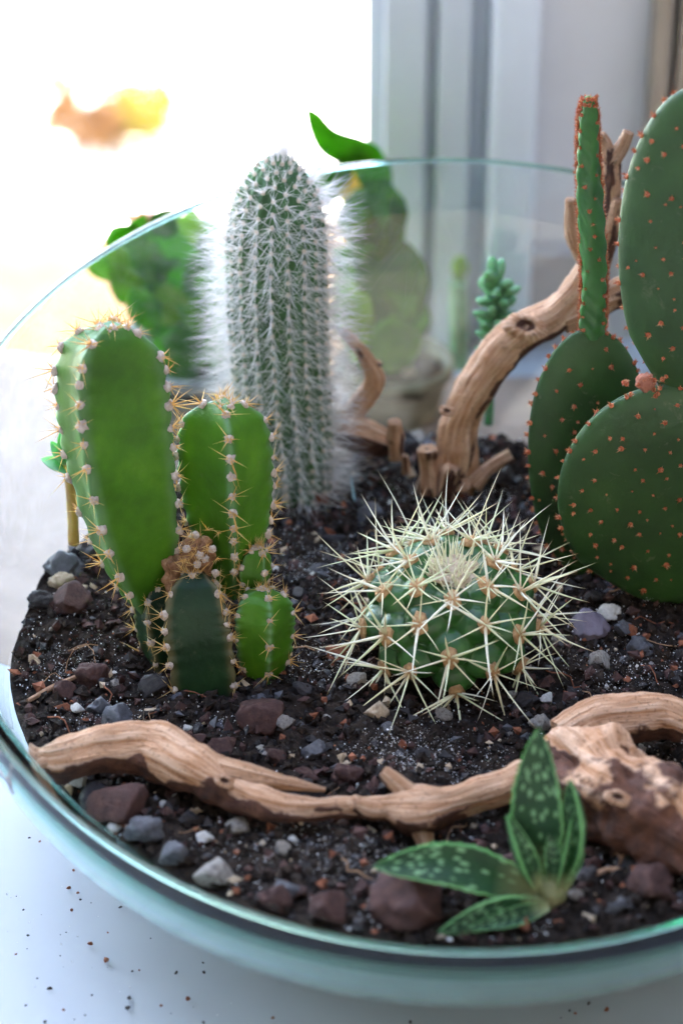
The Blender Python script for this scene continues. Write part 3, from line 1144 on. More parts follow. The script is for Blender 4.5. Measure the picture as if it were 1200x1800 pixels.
for a, b, c, s in (((1050, 1440), (1070, 1470), (1090, 1510), 1.0), ((1080, 1455), (1095, 1490), (1088, 1520), 2.0)):
    V, F, at = branch([zrow(*a, 4.0, .07), zrow(*b, 3.95, .05), zrow(*c, 3.8, .025)], n=16, seg=8, low=.3, seed=s)
    t.add('rootlet', V, F, M['wood'], attrs=at)

for px, py, z, sz in ((1092, 1318, 5.35, .17), (1040, 1330, 5.2, .13), (1165, 1385, 5.25, .24), (1185, 1450, 4.95, .15), (1085, 1400, 5.3, .12)):
    knot(t, px, py, ('z', z), sz)

# leaning branch at the back
t = Thing('leaning_driftwood', az(795, 865, 3.9), 'tall tan driftwood limb leaning right behind the barrel cactus', 'driftwood')
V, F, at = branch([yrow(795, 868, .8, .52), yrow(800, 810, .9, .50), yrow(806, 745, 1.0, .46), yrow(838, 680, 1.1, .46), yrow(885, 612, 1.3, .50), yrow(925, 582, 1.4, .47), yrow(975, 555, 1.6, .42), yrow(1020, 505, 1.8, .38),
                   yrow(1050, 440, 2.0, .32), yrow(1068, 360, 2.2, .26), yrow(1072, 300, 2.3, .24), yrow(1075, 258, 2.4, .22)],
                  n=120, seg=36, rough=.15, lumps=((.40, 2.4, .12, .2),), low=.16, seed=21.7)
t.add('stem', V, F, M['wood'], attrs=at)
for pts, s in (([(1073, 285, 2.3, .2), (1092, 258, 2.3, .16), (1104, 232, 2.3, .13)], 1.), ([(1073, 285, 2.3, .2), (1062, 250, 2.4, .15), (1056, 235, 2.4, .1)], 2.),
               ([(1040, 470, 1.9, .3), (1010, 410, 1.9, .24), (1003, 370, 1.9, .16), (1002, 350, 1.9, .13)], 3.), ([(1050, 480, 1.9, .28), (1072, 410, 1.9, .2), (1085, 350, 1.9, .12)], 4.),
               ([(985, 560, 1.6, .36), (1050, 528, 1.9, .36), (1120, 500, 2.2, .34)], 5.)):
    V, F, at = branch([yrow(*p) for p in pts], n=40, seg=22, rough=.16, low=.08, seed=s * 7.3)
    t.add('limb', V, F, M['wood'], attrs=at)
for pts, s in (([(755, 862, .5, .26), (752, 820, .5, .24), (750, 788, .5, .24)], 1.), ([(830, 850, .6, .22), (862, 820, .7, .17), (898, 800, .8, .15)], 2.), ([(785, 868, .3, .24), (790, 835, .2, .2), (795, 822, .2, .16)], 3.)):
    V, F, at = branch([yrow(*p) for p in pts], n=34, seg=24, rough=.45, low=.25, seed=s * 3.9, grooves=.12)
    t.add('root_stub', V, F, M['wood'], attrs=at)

knot(t, 925, 572, ('y', .98), .26)
knot(t, 785, 722, ('y', .58), .10)
knot(t, 800, 846, ('y', .35), .18)

# small bent piece at the back left
t = Thing('bent_driftwood', az(640, 790, 3.9), 'small crooked driftwood piece right of the hairy cactus', 'driftwood')
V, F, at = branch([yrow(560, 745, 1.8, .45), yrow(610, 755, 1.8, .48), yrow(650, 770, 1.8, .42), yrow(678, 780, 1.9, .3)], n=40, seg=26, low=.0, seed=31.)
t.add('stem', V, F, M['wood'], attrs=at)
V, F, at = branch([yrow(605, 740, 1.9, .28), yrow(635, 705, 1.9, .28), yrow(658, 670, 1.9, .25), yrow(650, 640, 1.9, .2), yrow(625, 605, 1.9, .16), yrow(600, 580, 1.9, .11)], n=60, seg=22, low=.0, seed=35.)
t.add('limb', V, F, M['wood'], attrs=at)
V, F, at = branch([yrow(655, 655, 1.9, .14), yrow(666, 636, 1.9, .1)], n=12, seg=14, low=.5, seed=36.)
t.add('twig', V, F, M['wood'], attrs=at)
V, F, at = branch([yrow(697, 808, 1.2, .2), yrow(695, 770, 1.2, .19), yrow(694, 740, 1.2, .15)], n=24, seg=18, rough=.4, low=.1, seed=37.)
single('wood_stub', V, F, M['wood'], az(697, 815, 3.9), 'short upright wood stub between the two back driftwood pieces', 'driftwood', attrs=at)
V, F, at = branch([yrow(713, 832, .8, .11), yrow(711, 800, .8, .09)], n=10, seg=12, low=.1, seed=38.)
single('wood_chip', V, F, M['wood'], az(713, 835, 3.9), 'tiny orange wood chip in front of the upright wood stub', 'wood chip', attrs=at)

for pp, lab in ((((48, 1215), (100, 1190), (178, 1160)), 'thin dry twig lying left of the dark cactus foot'), (((1030, 1530), (1065, 1512), (1090, 1520)), 'short reddish twig between the stump and the front rim')):
    V, F, at = branch([(*(az(px, py, 4.0) + v3(0, 0, H(*az(px, py, 4.0)[:2]) - 3.85)), .06) for px, py in pp], n=24, seg=10, rough=.3, low=.2, seed=pp[0][0])
    single('dry_twig', V, F, M['wood'], az(*pp[1], 3.9), lab, 'twig', attrs=at)

# ------------------------------------------------------------------ ribbed columnar cactus
def gap(phi, ribs):
    """Angle to the nearest rib, and half the width of the hollow on that side."""
    phi %= 2 * math.pi
    n = len(ribs)
    for k in range(n):
        a, b = ribs[k], ribs[(k + 1) % n] + (2 * math.pi if k == n - 1 else 0)
        for q in (phi, phi + 2 * math.pi):
            if a <= q < b:
                return min(q - a, b - q), (b - a) / 2
    return 0.0, 0.5


def star(f, half, deep):
    """Cross-section radius: flat-sided ribs, the hollow between them a little sunk."""
    valley = max(.45, math.cos(half) * deep)
    k = (1 / valley - math.cos(half)) / math.sin(half)
    r = 1 / (math.cos(f) + k * math.sin(f))
    return min(r, 0.965 + 0.02 * math.cos(f * 9)) if f < 0.12 else r


def ribbed(P, Rm, prof, ribs, deep=0.93, nu=70, nv=96, wav=0.03, nb=11):
    ribs = sorted(R(x) % (2 * math.pi) for x in ribs)
    C = spline(P, nu)
    T, A, B = frames(C, (1, 0, 0))
    V = []
    rad = np.interp(np.linspace(0, 1, nu), [p[0] for p in prof], [p[1] for p in prof])
    k = np.array([.25, .5, .25])
    for _ in range(2):
        rad[1:-1] = np.convolve(rad, k, 'valid')

    def at(e, phi, out=0.0):
        i = min(int(e * (nu - 1)), nu - 2)
        f = e * (nu - 1) - i
        c = C[i] * (1 - f) + C[i + 1] * f
        r = (rad[i] * (1 - f) + rad[i + 1] * f) * Rm
        ff, half = gap(phi, ribs)
        r *= star(ff, half, deep) * (1 + wav * math.cos(e * nb * 2 * math.pi) * math.exp(-(ff / .22) ** 2))
        d = A[i] * math.cos(phi) + B[i] * math.sin(phi)
        return c + d * (r + out), d, T[i]

    for i in range(nu):
        for j in range(nv):
            V.append(at(i / (nu - 1), 2 * math.pi * j / nv)[0])
    rd = [max(0, 1 - gap(2 * math.pi * j / nv, ribs)[0] / .17) for i in range(nu) for j in range(nv)] + [0.5]
    at.ribs = ribs
    at.ridge = dict(ridge=np.array(rd))
    F = gridfaces(nu, nv)
    V.append(C[-1] - T[-1] * 0.05)
    for j in range(nv):
        F.append([(nu - 1) * nv + j, (nu - 1) * nv + (j + 1) % nv, len(V) - 1])
    return V, F, at


TUFT = []
for k in range(4):
    V0, F0 = ico(2)
    TUFT.append(mk('areole', [p * (0.115, 0.115, 0.085) * (1 + 0.5 * fbm(p * 2.2 + k * 5, 3)) for p in V0], F0, M['wool']))
CLUS = []
for k in range(9):
    b = Bag()
    for q in range(random.randint(6, 12)):
        a = q * 0.785 + random.uniform(-.5, .5)
        tilt_ = random.uniform(0.35, 1.4)
        d = v3(math.cos(a) * math.sin(tilt_), math.sin(a) * math.sin(tilt_), math.cos(tilt_))
        b.put(*cone((0, 0, 0.03), d, random.choice((.16, .25, .34, .45, .62)) * random.uniform(.85, 1.15), random.uniform(.010, .017), bend=(random.uniform(-.04, .04), random.uniform(-.04, .04), 0), rings=(0, .5)))
    CLUS.append(mk('spine_cluster', b.V, b.F, M['amber']))


def dress(t, part, at, n, levels, skip=(), s=1.0, up=0.25):
    for q in range(7):                     # woolly tip
        p, d, tt = at(.985, q * .9)
        p = p - d * random.uniform(0, .18)
        dr = unit(tt + d * .5)
        t.inst('areole', random.choice(TUFT), p, quat_z(dr, q), s * random.uniform(.8, 1.1), part)
        t.inst('spine_cluster', random.choice(CLUS), p, quat_z(dr, q), s * random.uniform(.8, 1.1), part)
    for r in range(len(at.ribs)):
        if r in skip:
            continue
        for e in levels:
            p, d, tt = at(e + random.uniform(-.012, .012), at.ribs[r], -0.02)
            dr = unit(d + tt * (up + max(0, e - .85) * 4))
            sc = s * random.uniform(.8, 1.2)
            t.inst('areole', random.choice(TUFT), p, quat_z(dr, random.uniform(0, 6)), sc, part)
            t.inst('spine_cluster', random.choice(CLUS), p, quat_z(dr, random.uniform(0, 6)), sc * random.uniform(.8, 1.25), part)


t = Thing('ribbed_cactus', az(365, 1180, 3.9), 'clustered bright green ribbed cactus with amber spines at left', 'cactus')
PR = [(0, .36), (.12, .58), (.3, .82), (.5, .97), (.7, 1.0), (.85, .93), (.93, .78), (.975, .52), (1, .18)]
e1 = [ay(282, 1082, -5.50), ay(242, 960, -5.50), ay(211, 800, -5.40), ay(198, 680, -5.20), ay(195, 570, -5.10)]
V, F, at = ribbed(e1, 1.25, PR, (-118, -6, 90, 176))
st = t.add('stem', V, F, M['cereus'], attrs=at.ridge)
dress(t, st, at, 4, np.linspace(.14, .97, 12))
e2 = [ay(408, 1040, -5.10), ay(402, 930, -5.10), ay(396, 820, -5.10), ay(392, 705, -5.00)]
V, F, at = ribbed(e2, 1.06, PR, (-80, 6, 96, 174))
st = t.add('stem', V, F, M['cereus'], attrs=at.ridge)
dress(t, st, at, 4, np.linspace(.2, .97, 10), s=.85)
PF = [(0, .8), (.2, .95), (.5, 1.0), (.75, .92), (.9, .7), (1, .3)]
e3 = [ay(368, 1290, -6.80), ay(355, 1150, -6.60), ay(345, 1080, -6.40), ay(342, 1005, -6.10)]
V, F, at = ribbed(e3, .93, PF, (-138, -36, 50, 140))
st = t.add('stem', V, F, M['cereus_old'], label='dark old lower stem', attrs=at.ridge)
dress(t, st, at, 4, np.linspace(.1, .85, 7), s=.8)
e4 = [ay(312, 1230, -5.90), ay(285, 1110, -5.80), ay(270, 1030, -5.70)]
V, F, at = ribbed(e4, .62, PF, (-110, -20, 70, 165))
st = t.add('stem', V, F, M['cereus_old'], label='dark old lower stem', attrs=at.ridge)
dress(t, st, at, 4, np.linspace(.15, .9, 5), s=.75)
e5 = [ay(462, 1190, -6.50), ay(462, 1100, -6.40), ay(464, 1035, -6.20)]
V, F, at = ribbed(e5, .72, [(0, .55), (.25, .9), (.6, 1), (.85, .85), (.95, .6), (1, .2)], (-75, -3, 69, 141, 213))
st = t.add('offset', V, F, M['cereus'], label='small young offset at the foot', attrs=at.ridge)
dress(t, st, at, 5, (.15, .42, .68, .93), s=.7)
e6 = [ay(447, 1040, -5.70), ay(450, 1000, -5.60), ay(455, 962, -5.50)]
V, F, at = ribbed(e6, .42, [(0, .6), (.4, 1), (.8, .8), (1, .25)], (-60, 30, 120, 210), nu=36, nv=64)
st = t.add('offset', V, F, M['cereus'], label='small young offset between stem and foot', attrs=at.ridge)
dress(t, st, at, 4, (.2, .55, .92), s=.65)
V0, F0 = ico(4)
for (px, py, y, sx, sy, sz) in ((350, 975, -5.85, .33, .3, .48), (312, 1012, -5.85, .32, .25, .42)):
    c = ay(px, py, y)
    t.add('cork_scar', [c + p * (sx, sy, sz) * (1 + .5 * fbm(p * 1.6 + px, 4)) for p in V0], F0, M['cork'])
for k in range(26):
    px, py = random.uniform(318, 385), random.uniform(930, 1030)
    p = ay(px, py, -6.3 + random.uniform(-.15, .25))
    d = unit((random.uniform(-.8, .8), -.7, random.uniform(-.2, .9)))
    t.inst('spine_cluster', random.choice(CLUS), p, quat_z(d, k), .55)
    if k % 3 == 0:
        t.inst('areole', random.choice(TUFT), p, quat_z(d, k), .8)

# ------------------------------------------------------------------ hairy torch cactus
t = Thing('hairy_cactus', az(515, 892, 3.9), 'tall cylindrical cactus covered in white hair', 'cactus')
C0 = [ay(517, 905, 1.0), ay(508, 800, 1.1), ay(493, 650, 1.2), ay(486, 480, 1.3), ay(488, 330, 1.45), ay(491, 270, 1.5)]
NR, RM = 19, 1.13
nu, nv = 150, NR * 8
C = spline(C0, 400)
qq = np.concatenate([[0], np.cumsum(np.linalg.norm(np.diff(C, axis=0), axis=1))])
C = np.array([np.interp(np.linspace(0, qq[-1], nu), qq, C[:, k]) for k in range(3)]).T
T, A, B = frames(C, (1, 0, 0))
E = np.linspace(0, 1, nu)
RAD = RM * np.interp(E, [0, .08, .3, .6, .78, .84, .89, .93, .965, .988, 1], [.74, .84, .97, 1.0, .99, .93, .82, .66, .45, .26, .08])
for _ in range(3):
    RAD[1:-1] = np.convolve(RAD, [.25, .5, .25], 'valid')
LEN = np.sum(np.linalg.norm(np.diff(C, axis=0), axis=1))
ROWS = 32


def torch_at(e, phi):
    i = min(int(e * (nu - 1)), nu - 2)
    f = e * (nu - 1) - i
    c = C[i] * (1 - f) + C[i + 1] * f
    r = RAD[i] * (1 - f) + RAD[i + 1] * f
    rib = 1 + .05 * math.cos(NR * phi) + .02 * math.cos(NR * phi) * math.cos(e * ROWS * 2 * math.pi)
    d = A[i] * math.cos(phi) + B[i] * math.sin(phi)
    return c + d * r * rib, d, T[i], r


V = [torch_at(i / (nu - 1), 2 * math.pi * j / nv)[0] for i in range(nu) for j in range(nv)]
F = gridfaces(nu, nv)
V.append(C[-1])
for j in range(nv):
    F.append([(nu - 1) * nv + j, (nu - 1) * nv + (j + 1) % nv, len(V) - 1])
st = t.add('stem', V, F, M['torch'])
hb, ab = Bag(), Bag()
V0, F0 = ico(1)
for row in range(ROWS):
    for k in range(NR):
        e = (row + .5 + (.5 if k % 2 else 0)) / (ROWS + .5)
        p, d, tt, r = torch_at(e, 2 * math.pi * k / NR)
        slope = max(0, e - .86) / .14
        nrm = unit(d * (1 - .75 * slope) + tt * slope)
        ab.put([p + x * (.062, .062, .072) for x in V0], F0)
        side = np.cross(tt, nrm)
        for q in range(17):
            a = random.uniform(0, 2 * math.pi)
            if q < 5:                      # short ones lying against the stem
                tl, Ln = random.uniform(1.0, 1.5), random.uniform(.22, .55)
            else:                          # long ones standing off
                tl, Ln = random.uniform(.1, .95), random.uniform(.5, 1.2)
            if slope > .2:
                Ln *= 1 - .72 * slope
            dr = nrm * math.cos(tl) + (tt * (math.sin(a) - .1) + side * math.cos(a)) * math.sin(tl)
            hb.put(*cone(p, dr, Ln, (.0034 if q < 5 else .0050), bend=tt * random.uniform(-.16, .12) + side * random.uniform(-.1, .1), seg=3, rings=(0, .5), tipr=.0014))
top = C[-1]
for q in range(120):
    a, tl = random.uniform(0, 6.28), abs(random.gauss(0, .25))
    dr = v3(math.cos(a) * math.sin(tl), math.sin(a) * math.sin(tl), math.cos(tl))
    hb.put(*cone(top - v3(0, 0, .15) + v3(math.cos(a), math.sin(a), 0) * random.uniform(0, .28), dr, random.uniform(.3, .75), .010, seg=3, rings=(0, .5), tipr=.002))
t.add('areoles', ab.V, ab.F, M['down'], parent=st, kind='stuff')
t.add('hair', hb.V, hb.F, M['hair'], parent=st, kind='stuff', smooth=False)

# ------------------------------------------------------------------ barrel cactus
t = Thing('barrel_cactus', az(790, 1165, 3.9), 'small round barrel cactus with long straw-coloured spines', 'cactus')
BCN = az(790, 1080, 5.0)
BA, BB = 1.88, 1.55
TILT = R(13)
ct, sn = math.cos(TILT), math.sin(TILT)
TUB = []
for ri, (pol, cntr) in enumerate(((29, 7), (50, 7), (70, 7), (89, 7), (107, 7))):
    for k in range(cntr):
        TUB.append((R(pol), 2 * math.pi * (k + .5 * (ri % 2)) / cntr - math.pi / 2 + R(random.uniform(-3, 3)), ri))


def sphd(th, ph):
    return v3(math.sin(th) * math.cos(ph), math.sin(th) * math.sin(ph), math.cos(th))


TD = np.array([sphd(a, b) for a, b, _ in TUB])


def tilt(p):
    return v3(p[0], p[1] * ct - p[2] * -sn, p[1] * -sn + p[2] * ct) if False else v3(p[0], p[1] * ct - p[2] * sn, p[1] * sn + p[2] * ct)


def barrel_pt(d):
    g = np.arccos(np.clip(TD @ d, -1, 1))
    h = math.sqrt(max(0, 1 - (g.min() / .415) ** 2))
    rr = .54 + .48 * h
    if d[2] > .90:
        rr -= .10 * (d[2] - .90) / .10
    return BCN + tilt(d * (BA, BA, BB) * rr)


nu, nv = 110, 200
V = [barrel_pt(sphd(R(2) + (R(150) - R(2)) * i / (nu - 1), 2 * math.pi * j / nv)) for i in range(nu) for j in range(nv)]
F = gridfaces(nu, nv)
V.append(BCN + tilt(v3(0, 0, BB * .70)))
F += [[(j + 1) % nv, j, len(V) - 1] for j in range(nv)]
F = [f[::-1] for f in F]
body = t.add('body', V, F, M['barrel'])
FELT = []
V0, F0 = ico(2)
for k in range(3):
    FELT.append(mk('areole', [p * (.18, .25, .10) * (1 + .4 * fbm(p * 2 + k * 4, 3)) for p in V0], F0, M['barrel_areole']))
SPN = []
RG = (0, .2, .4, .6, .8)
AL = [x for x in RG for _ in range(6)] + [1.0]
for k in range(9):
    v, f = cone((0, 0, 0), (0, 0, 1), 1.0, (.020, .026, .032)[k // 3], bend=(random.uniform(-.11, .11), random.uniform(-.11, .11), 0), seg=6, rings=RG)
    SPN.append(mk('spine', v, f, M[('barrel_spine', 'barrel_spine_pale', 'barrel_spine_green')[k % 3]], attrs=dict(al=np.array(AL))))
used = 0
extra = Bag()
order = sorted(range(len(TUB)), key=lambda i: TD[i][1] - TD[i][2] * .4)
for i in order:
    pol, azm, ri = TUB[i]
    d = TD[i]
    p = barrel_pt(d)
    n = unit(tilt(d * (1 / BA, 1 / BA, 1 / BB)))
    e1 = unit(np.cross((0, 0, 1), n))
    e2 = np.cross(n, e1)
    t.inst('areole', random.choice(FELT), p, Matrix((e1, e2, n)).transposed().to_quaternion(), random.uniform(.8, 1.1), body)
    ns = 8 if ri > 0 else 10
    a0 = random.uniform(0, 6.28)
    for q in range(ns):
        a = a0 + q * 2 * math.pi / (ns - 1) + random.uniform(-.22, .22)
        sp = random.uniform(.85, 1.35)
        Ln = random.uniform(.9, 1.8) * (1.0 if ri > 0 else .85)
        if q == ns - 1:
            sp = random.uniform(0, .4)
            Ln = random.uniform(1.3, 1.9)
        dr = n * math.cos(sp) + (e1 * math.cos(a) + e2 * math.sin(a)) * math.sin(sp)
        if used < 298:
            t.inst('spine', random.choice(SPN), p + n * .03, quat_z(dr, random.uniform(0, 6)), (random.uniform(.9, 1.3),) * 2 + (Ln,), body)
            used += 1
        else:
            extra.put(*cone(p, dr, Ln, .03, seg=4, rings=(0, .35, .7)))
# woolly crown with a tuft of young spines
V0, F0 = ico(4)
cw = BCN + tilt(v3(0, 0, BB * .76))
t.add('crown_wool', [cw + tilt(p * (.62, .62, .24) * (1 + .45 * fbm(p * 3.2, 4))) for p in V0], F0, M['crown_wool'], parent=body)
for k in range(95):
    a, rr = random.uniform(0, 6.28), random.uniform(.05, .62)
    p = cw + tilt(v3(math.cos(a) * rr, math.sin(a) * rr, .1))
    sp = random.uniform(.05, .75)
    a += random.uniform(-.6, .6)
    dr = tilt(v3(math.cos(a) * math.sin(sp), math.sin(a) * math.sin(sp), math.cos(sp)))
    extra.put(*cone(p, dr, random.uniform(.35, .9), .022, seg=5))
t.add('young_spines', extra.V, extra.F, M['crown_spine'], parent=body, kind='stuff')

# ------------------------------------------------------------------ prickly pear
GLO = []
for k in range(5):
    b = Bag()
    V0, F0 = ico(1)
    b.put([p * (.055, .055, .035) for p in V0], F0)
    for q in range(22):
        a, tl = random.uniform(0, 6.28), random.uniform(0, 1.3)
        d = v3(math.cos(a) * math.sin(tl), math.sin(a) * math.sin(tl), math.cos(tl))
        b.put(*cone((0, 0, .01), d, random.uniform(.05, .115), .011, seg=3, rings=(0, .5)), 1 if q % 3 == 0 else 0)
    GLO.append(mk('areole', b.V, b.F, [M['glochid'], M['tanglochid']], mi=b.mi, smooth=False))


def pad(t, base, top, width, thick, mat, face, spacing, egg=0.12, edge_n=34, edge_s=1.0, bend=.12, label=None, back=True, seed=0.):
    """A flat, egg-shaped pad from base to top; face is the way its broad side looks."""
    base, top = np.asarray(base), np.asarray(top)
    up = unit(top - base)
    Ln = np.linalg.norm(top - base)
    nrm = unit(np.asarray(face) - up * np.dot(face, up))
    sd_ = np.cross(up, nrm)
    c = (base + top) / 2

    def pt(u, v, sgn):                     # u, v inside the unit disc
        rr = min(1, math.hypot(u, v))
        wv = 1 + egg * v - .10 * (v < -.6) * (-.6 - v) / .4 * 3
        x, y = u * width / 2 * wv, v * Ln / 2
        h = thick / 2 * (max(0, 1 - rr ** 2.6)) ** .5
        h *= 1 + .25 * max(0, -v)
        cv = bend * (u * u - .3) * width * .25
        n_ = .035 * fbm((x * .8 + seed, y * .8, sgn), 2)
        return c + sd_ * x + up * y + nrm * (sgn * h + cv + n_ * (1 - rr))

    nr_, na_ = 26, 96
    V = []
    for sgn in (1, -1):
        for i in range(nr_):
            k = math.sin(math.pi / 2 * i / (nr_ - 1))
            for j in range(na_):
                a = 2 * math.pi * j / na_
                V.append(pt(k * math.cos(a), k * math.sin(a), sgn))
    F = []
    for s_ in range(2):
        o = s_ * nr_ * na_
        for f in gridfaces(nr_, na_):
            q = [x + o for x in f]
            F.append(q if s_ == 0 else q[::-1])
    for j in range(na_):                   # close the rim
        a, b = (nr_ - 1) * na_ + j, (nr_ - 1) * na_ + (j + 1) % na_
        F.append([a, b, b + nr_ * na_, a + nr_ * na_])
    part = t.add('pad', V, F, mat, label=label)

    def put(p, d, s):
        t.inst('areole', random.choice(GLO), p, quat_z(d, random.uniform(0, 6)), s * random.uniform(.8, 1.25), part)

    row = 0
    y = -Ln / 2 + spacing * .7
    while y < Ln / 2 - spacing * .3:
        x = -width / 2 + (spacing * .55 if row % 2 else 0)
        while x < width / 2:
            v = (y + random.uniform(-.13, .13)) / (Ln / 2)
            u = (x + .1 * math.sin(y * 2) + random.uniform(-.13, .13)) / (width / 2 * (1 + egg * v))
            if math.hypot(u, v) < .9 and random.random() > .06:
                for sgn in ((1, -1) if back and row % 2 == 0 and abs(u) < .5 else (1,)):
                    p = pt(u, v, sgn)
                    d = unit(nrm * sgn + sd_ * u * .5 + up * (v * .4 + .2))
                    put(p, d, random.choice((.55, .75, .9, 1.1)))
            x += spacing
        y += spacing * .72
        row += 1
    for k in range(edge_n):
        a = 2 * math.pi * (k + random.uniform(-.2, .2)) / edge_n
        if math.sin(a) < -.93:
            continue
        p = pt(math.cos(a) * .99, math.sin(a) * .99, random.choice((1, -1)))
        put(p, unit(sd_ * math.cos(a) + up * math.sin(a) + nrm * .15), edge_s * 1.1)
    return part


t = Thing('prickly_pear', az(1130, 1040, 3.9), 'dark green prickly pear with rust-red tufts at right', 'cactus')
pad(t, ay(1168, 1062, -3.9), ay(1190, 678, -4.6), 4.95, .95, M['pear'], (-.12, -1, .25), .52, egg=.02, edge_n=44, seed=1.)
pad(t, ay(1190, 705, -4.4), ay(1240, 150, -4.2), 3.05, .85, M['pear'], (-.35, -1, .15), .51, egg=.10, edge_n=42, seed=5., label='tall upper pad')
pad(t, ay(1028, 1025, -2.4), ay(1035, 578, -2.2), 2.72, .75, M['pear'], (.1, -1, .2), .56, egg=.12, edge_n=52, edge_s=1.0, seed=9., label='darker rear pad')
# narrow young pad, nearly a finger
fb, ft = ay(1040, 592, -2.15), ay(1033, 170, -2.0)
n_, seg = 80, 32
C = spline([fb, ay(1043, 480, -2.1), ay(1034, 300, -2.0), ft], n_)
T, A, B = frames(C, (1, 0, 0))
prf = np.interp(np.linspace(0, 1, n_), [0, .05, .2, .6, .9, .97, 1], [.25, .28, .28, .26, .21, .15, .06])
V = []
for i in range(n_):
    for j in range(seg):
        a = 2 * math.pi * j / seg
        r = prf[i] * (1 + .16 * math.cos(a * 4 + i * .4) * math.cos(i * .55))
        V.append(C[i] + A[i] * math.cos(a) * r + B[i] * math.sin(a) * r * .8)
F = gridfaces(n_, seg)
V.append(C[-1] + v3(0, 0, .03))
F += [[(n_ - 1) * seg + j, (n_ - 1) * seg + (j + 1) % seg, len(V) - 1] for j in range(seg)]
fp = t.add('young_pad', V, F, M['pear_young'], label='narrow bright young pad')
for i in range(2, n_ - 1):
    for s_ in (0, 1, 2):
        a = (0.15, math.pi - .15, -math.pi / 2 + .9 * math.sin(i * 1.1))[s_]
        if s_ == 2 and i % 3 != 1:
            continue
        p = C[i] + A[i] * math.cos(a) * prf[i] + B[i] * math.sin(a) * prf[i] * .8
        t.inst('areole', random.choice(GLO), p, quat_z(unit(A[i] * math.cos(a) + B[i] * math.sin(a) + v3(0, 0, .5)), i), random.uniform(.75, 1.05), fp)
for k in range(16):
    a = k * 2.4
    p = C[-1 - k % 5] + v3(math.cos(a) * .16, math.sin(a) * .14, -.02)
    t.inst('areole', random.choice(GLO), p, quat_z(unit((math.cos(a) * .6, math.sin(a) * .6, 1)), k), .95, fp)
V0, F0 = ico(3)
c = ay(1134, 672, -4.9)
t.add('bud', [c + p * (.2, .2, .2) * (1 + .3 * fbm(p * 3, 3)) for p in V0], F0, speckmat('dusty_rose_bud', [(0.3, (.26, .08, .05)), (0.7, (.46, .20, .12))], 700, .9, .6, .0008))
for k in range(12):
    p = c + v3(random.uniform(-.5, .35), -.1, random.uniform(-.3, .2))
    t.inst('areole', random.choice(GLO), p, quat_z((random.uniform(-.5, .5), -1, .4), k), 1.1)

# ------------------------------------------------------------------ aloe
def leaf(base, mid, tip, width, face, cup=.22, thick=.27, fold=0.0, n=44, m=16, wprof=((0, .45), (.15, .74), (.4, 1.0), (.65, .86), (.85, .5), (.95, .22), (1, .02))):
    """A thick pointed leaf: cupped upper side and rounded back."""
    C = spline([base, mid, tip], n)
    T = np.gradient(C, axis=0)
    T /= np.linalg.norm(T, axis=1)[:, None]
    wd = np.interp(np.linspace(0, 1, n), [p[0] for p in wprof], [p[1] for p in wprof])
    for _ in range(3):
        wd[1:-1] = np.convolve(wd, [.25, .5, .25], 'valid')
    V, ac, al = [], [], []
    for i in range(n):
        nn = unit(np.asarray(face) - T[i] * np.dot(face, T[i]))
        s_ = np.cross(T[i], nn)
        w_ = wd[i] * width / 2 * (1 + .025 * (1 if i % 3 == 0 else -1))
        for j in range(2 * m):
            if j < m:
                u = -1 + 2 * j / (m - 1)
                h = cup * w_ * (abs(u) ** 2 - .5)
            else:
                u = 1 - 2 * (j - m + .5) / m
                h = cup * w_ * (u * u - .5) - thick * (wd[i] + .15) * (1 - u * u) ** .6 - .015
            V.append(C[i] + s_ * u * w_ + nn * h)
            ac.append(u)
            al.append(i / (n - 1))
    F = gridfaces(n, 2 * m)
    F.append(list(range(2 * m))[::-1])
    F.append([(n - 1) * 2 * m + j for j in range(2 * m)])
    return V, F, dict(across=np.array(ac), along=np.array(al))


t = Thing('spotted_aloe', az(960, 1580, 3.8), 'small spotted aloe with pale leaf margins near the front rim', 'succulent')
B0 = az(965, 1575, 3.8)
yb = B0[1]
for base, mid, tip, wd, face, cup, lab in (
    (ay(952, 1555, yb + .1), ay(942, 1425, yb + .15), ay(945, 1278, yb + .7), 1.02, (-.15, -1, .35), .18, None),
    (az(955, 1572, 4.0), az(800, 1522, 4.75), az(655, 1523, 4.85), .92, (-.1, -.62, .9), .25, None),
    (ay(975, 1565, yb), ay(1002, 1470, yb - .05), ay(1000, 1372, yb + .2), .58, (-.75, -.75, .1), .3, None),
    (ay(946, 1562, yb - .25), ay(928, 1510, yb - .3), ay(893, 1432, yb - .1), .40, (.75, -.8, .3), .5, None),
    (az(955, 1592, 3.9), az(870, 1606, 4.05), az(770, 1640, 3.85), .62, (-.05, -1, .25), .2, 'lower leaf lying on the soil'),
    (az(965, 1592, 3.9), az(900, 1612, 3.95), az(825, 1632, 3.9), .38, (-.1, -.9, .7), .3, 'narrow lower leaf lying on the soil'),
    (ay(968, 1565, yb - .15), ay(972, 1510, yb - .1), ay(968, 1455, yb + .15), .36, (-.2, -1, .2), .4, None),
    (ay(985, 1572, yb - .2), ay(1008, 1500, yb - .1), ay(1012, 1420, yb + .1), .42, (.4, -1, .1), .3, None),
):
    V, F, at = leaf(base, mid, tip, wd, face, cup)
    t.add('leaf', V, F, M['aloe'], attrs=at, label=lab)
V0, F0 = ico(3)
t.add('stem', [B0 + v3(0, 0, .12) + p * (.34, .3, .36) for p in V0], F0, fleshmat('pale_aloe_base', (.12, .14, .06), (.19, .20, .09), (.28, .27, .15), .5, .2, 150))

# ------------------------------------------------------------------ small plants in and behind the bowl
def blob(c, s, k=0., sub=2, rough=.25):
    V0, F0 = ico(sub)
    return [np.asarray(c) + p * s * (1 + rough * fbm(p * 1.4 + k, 2)) for p in V0], F0


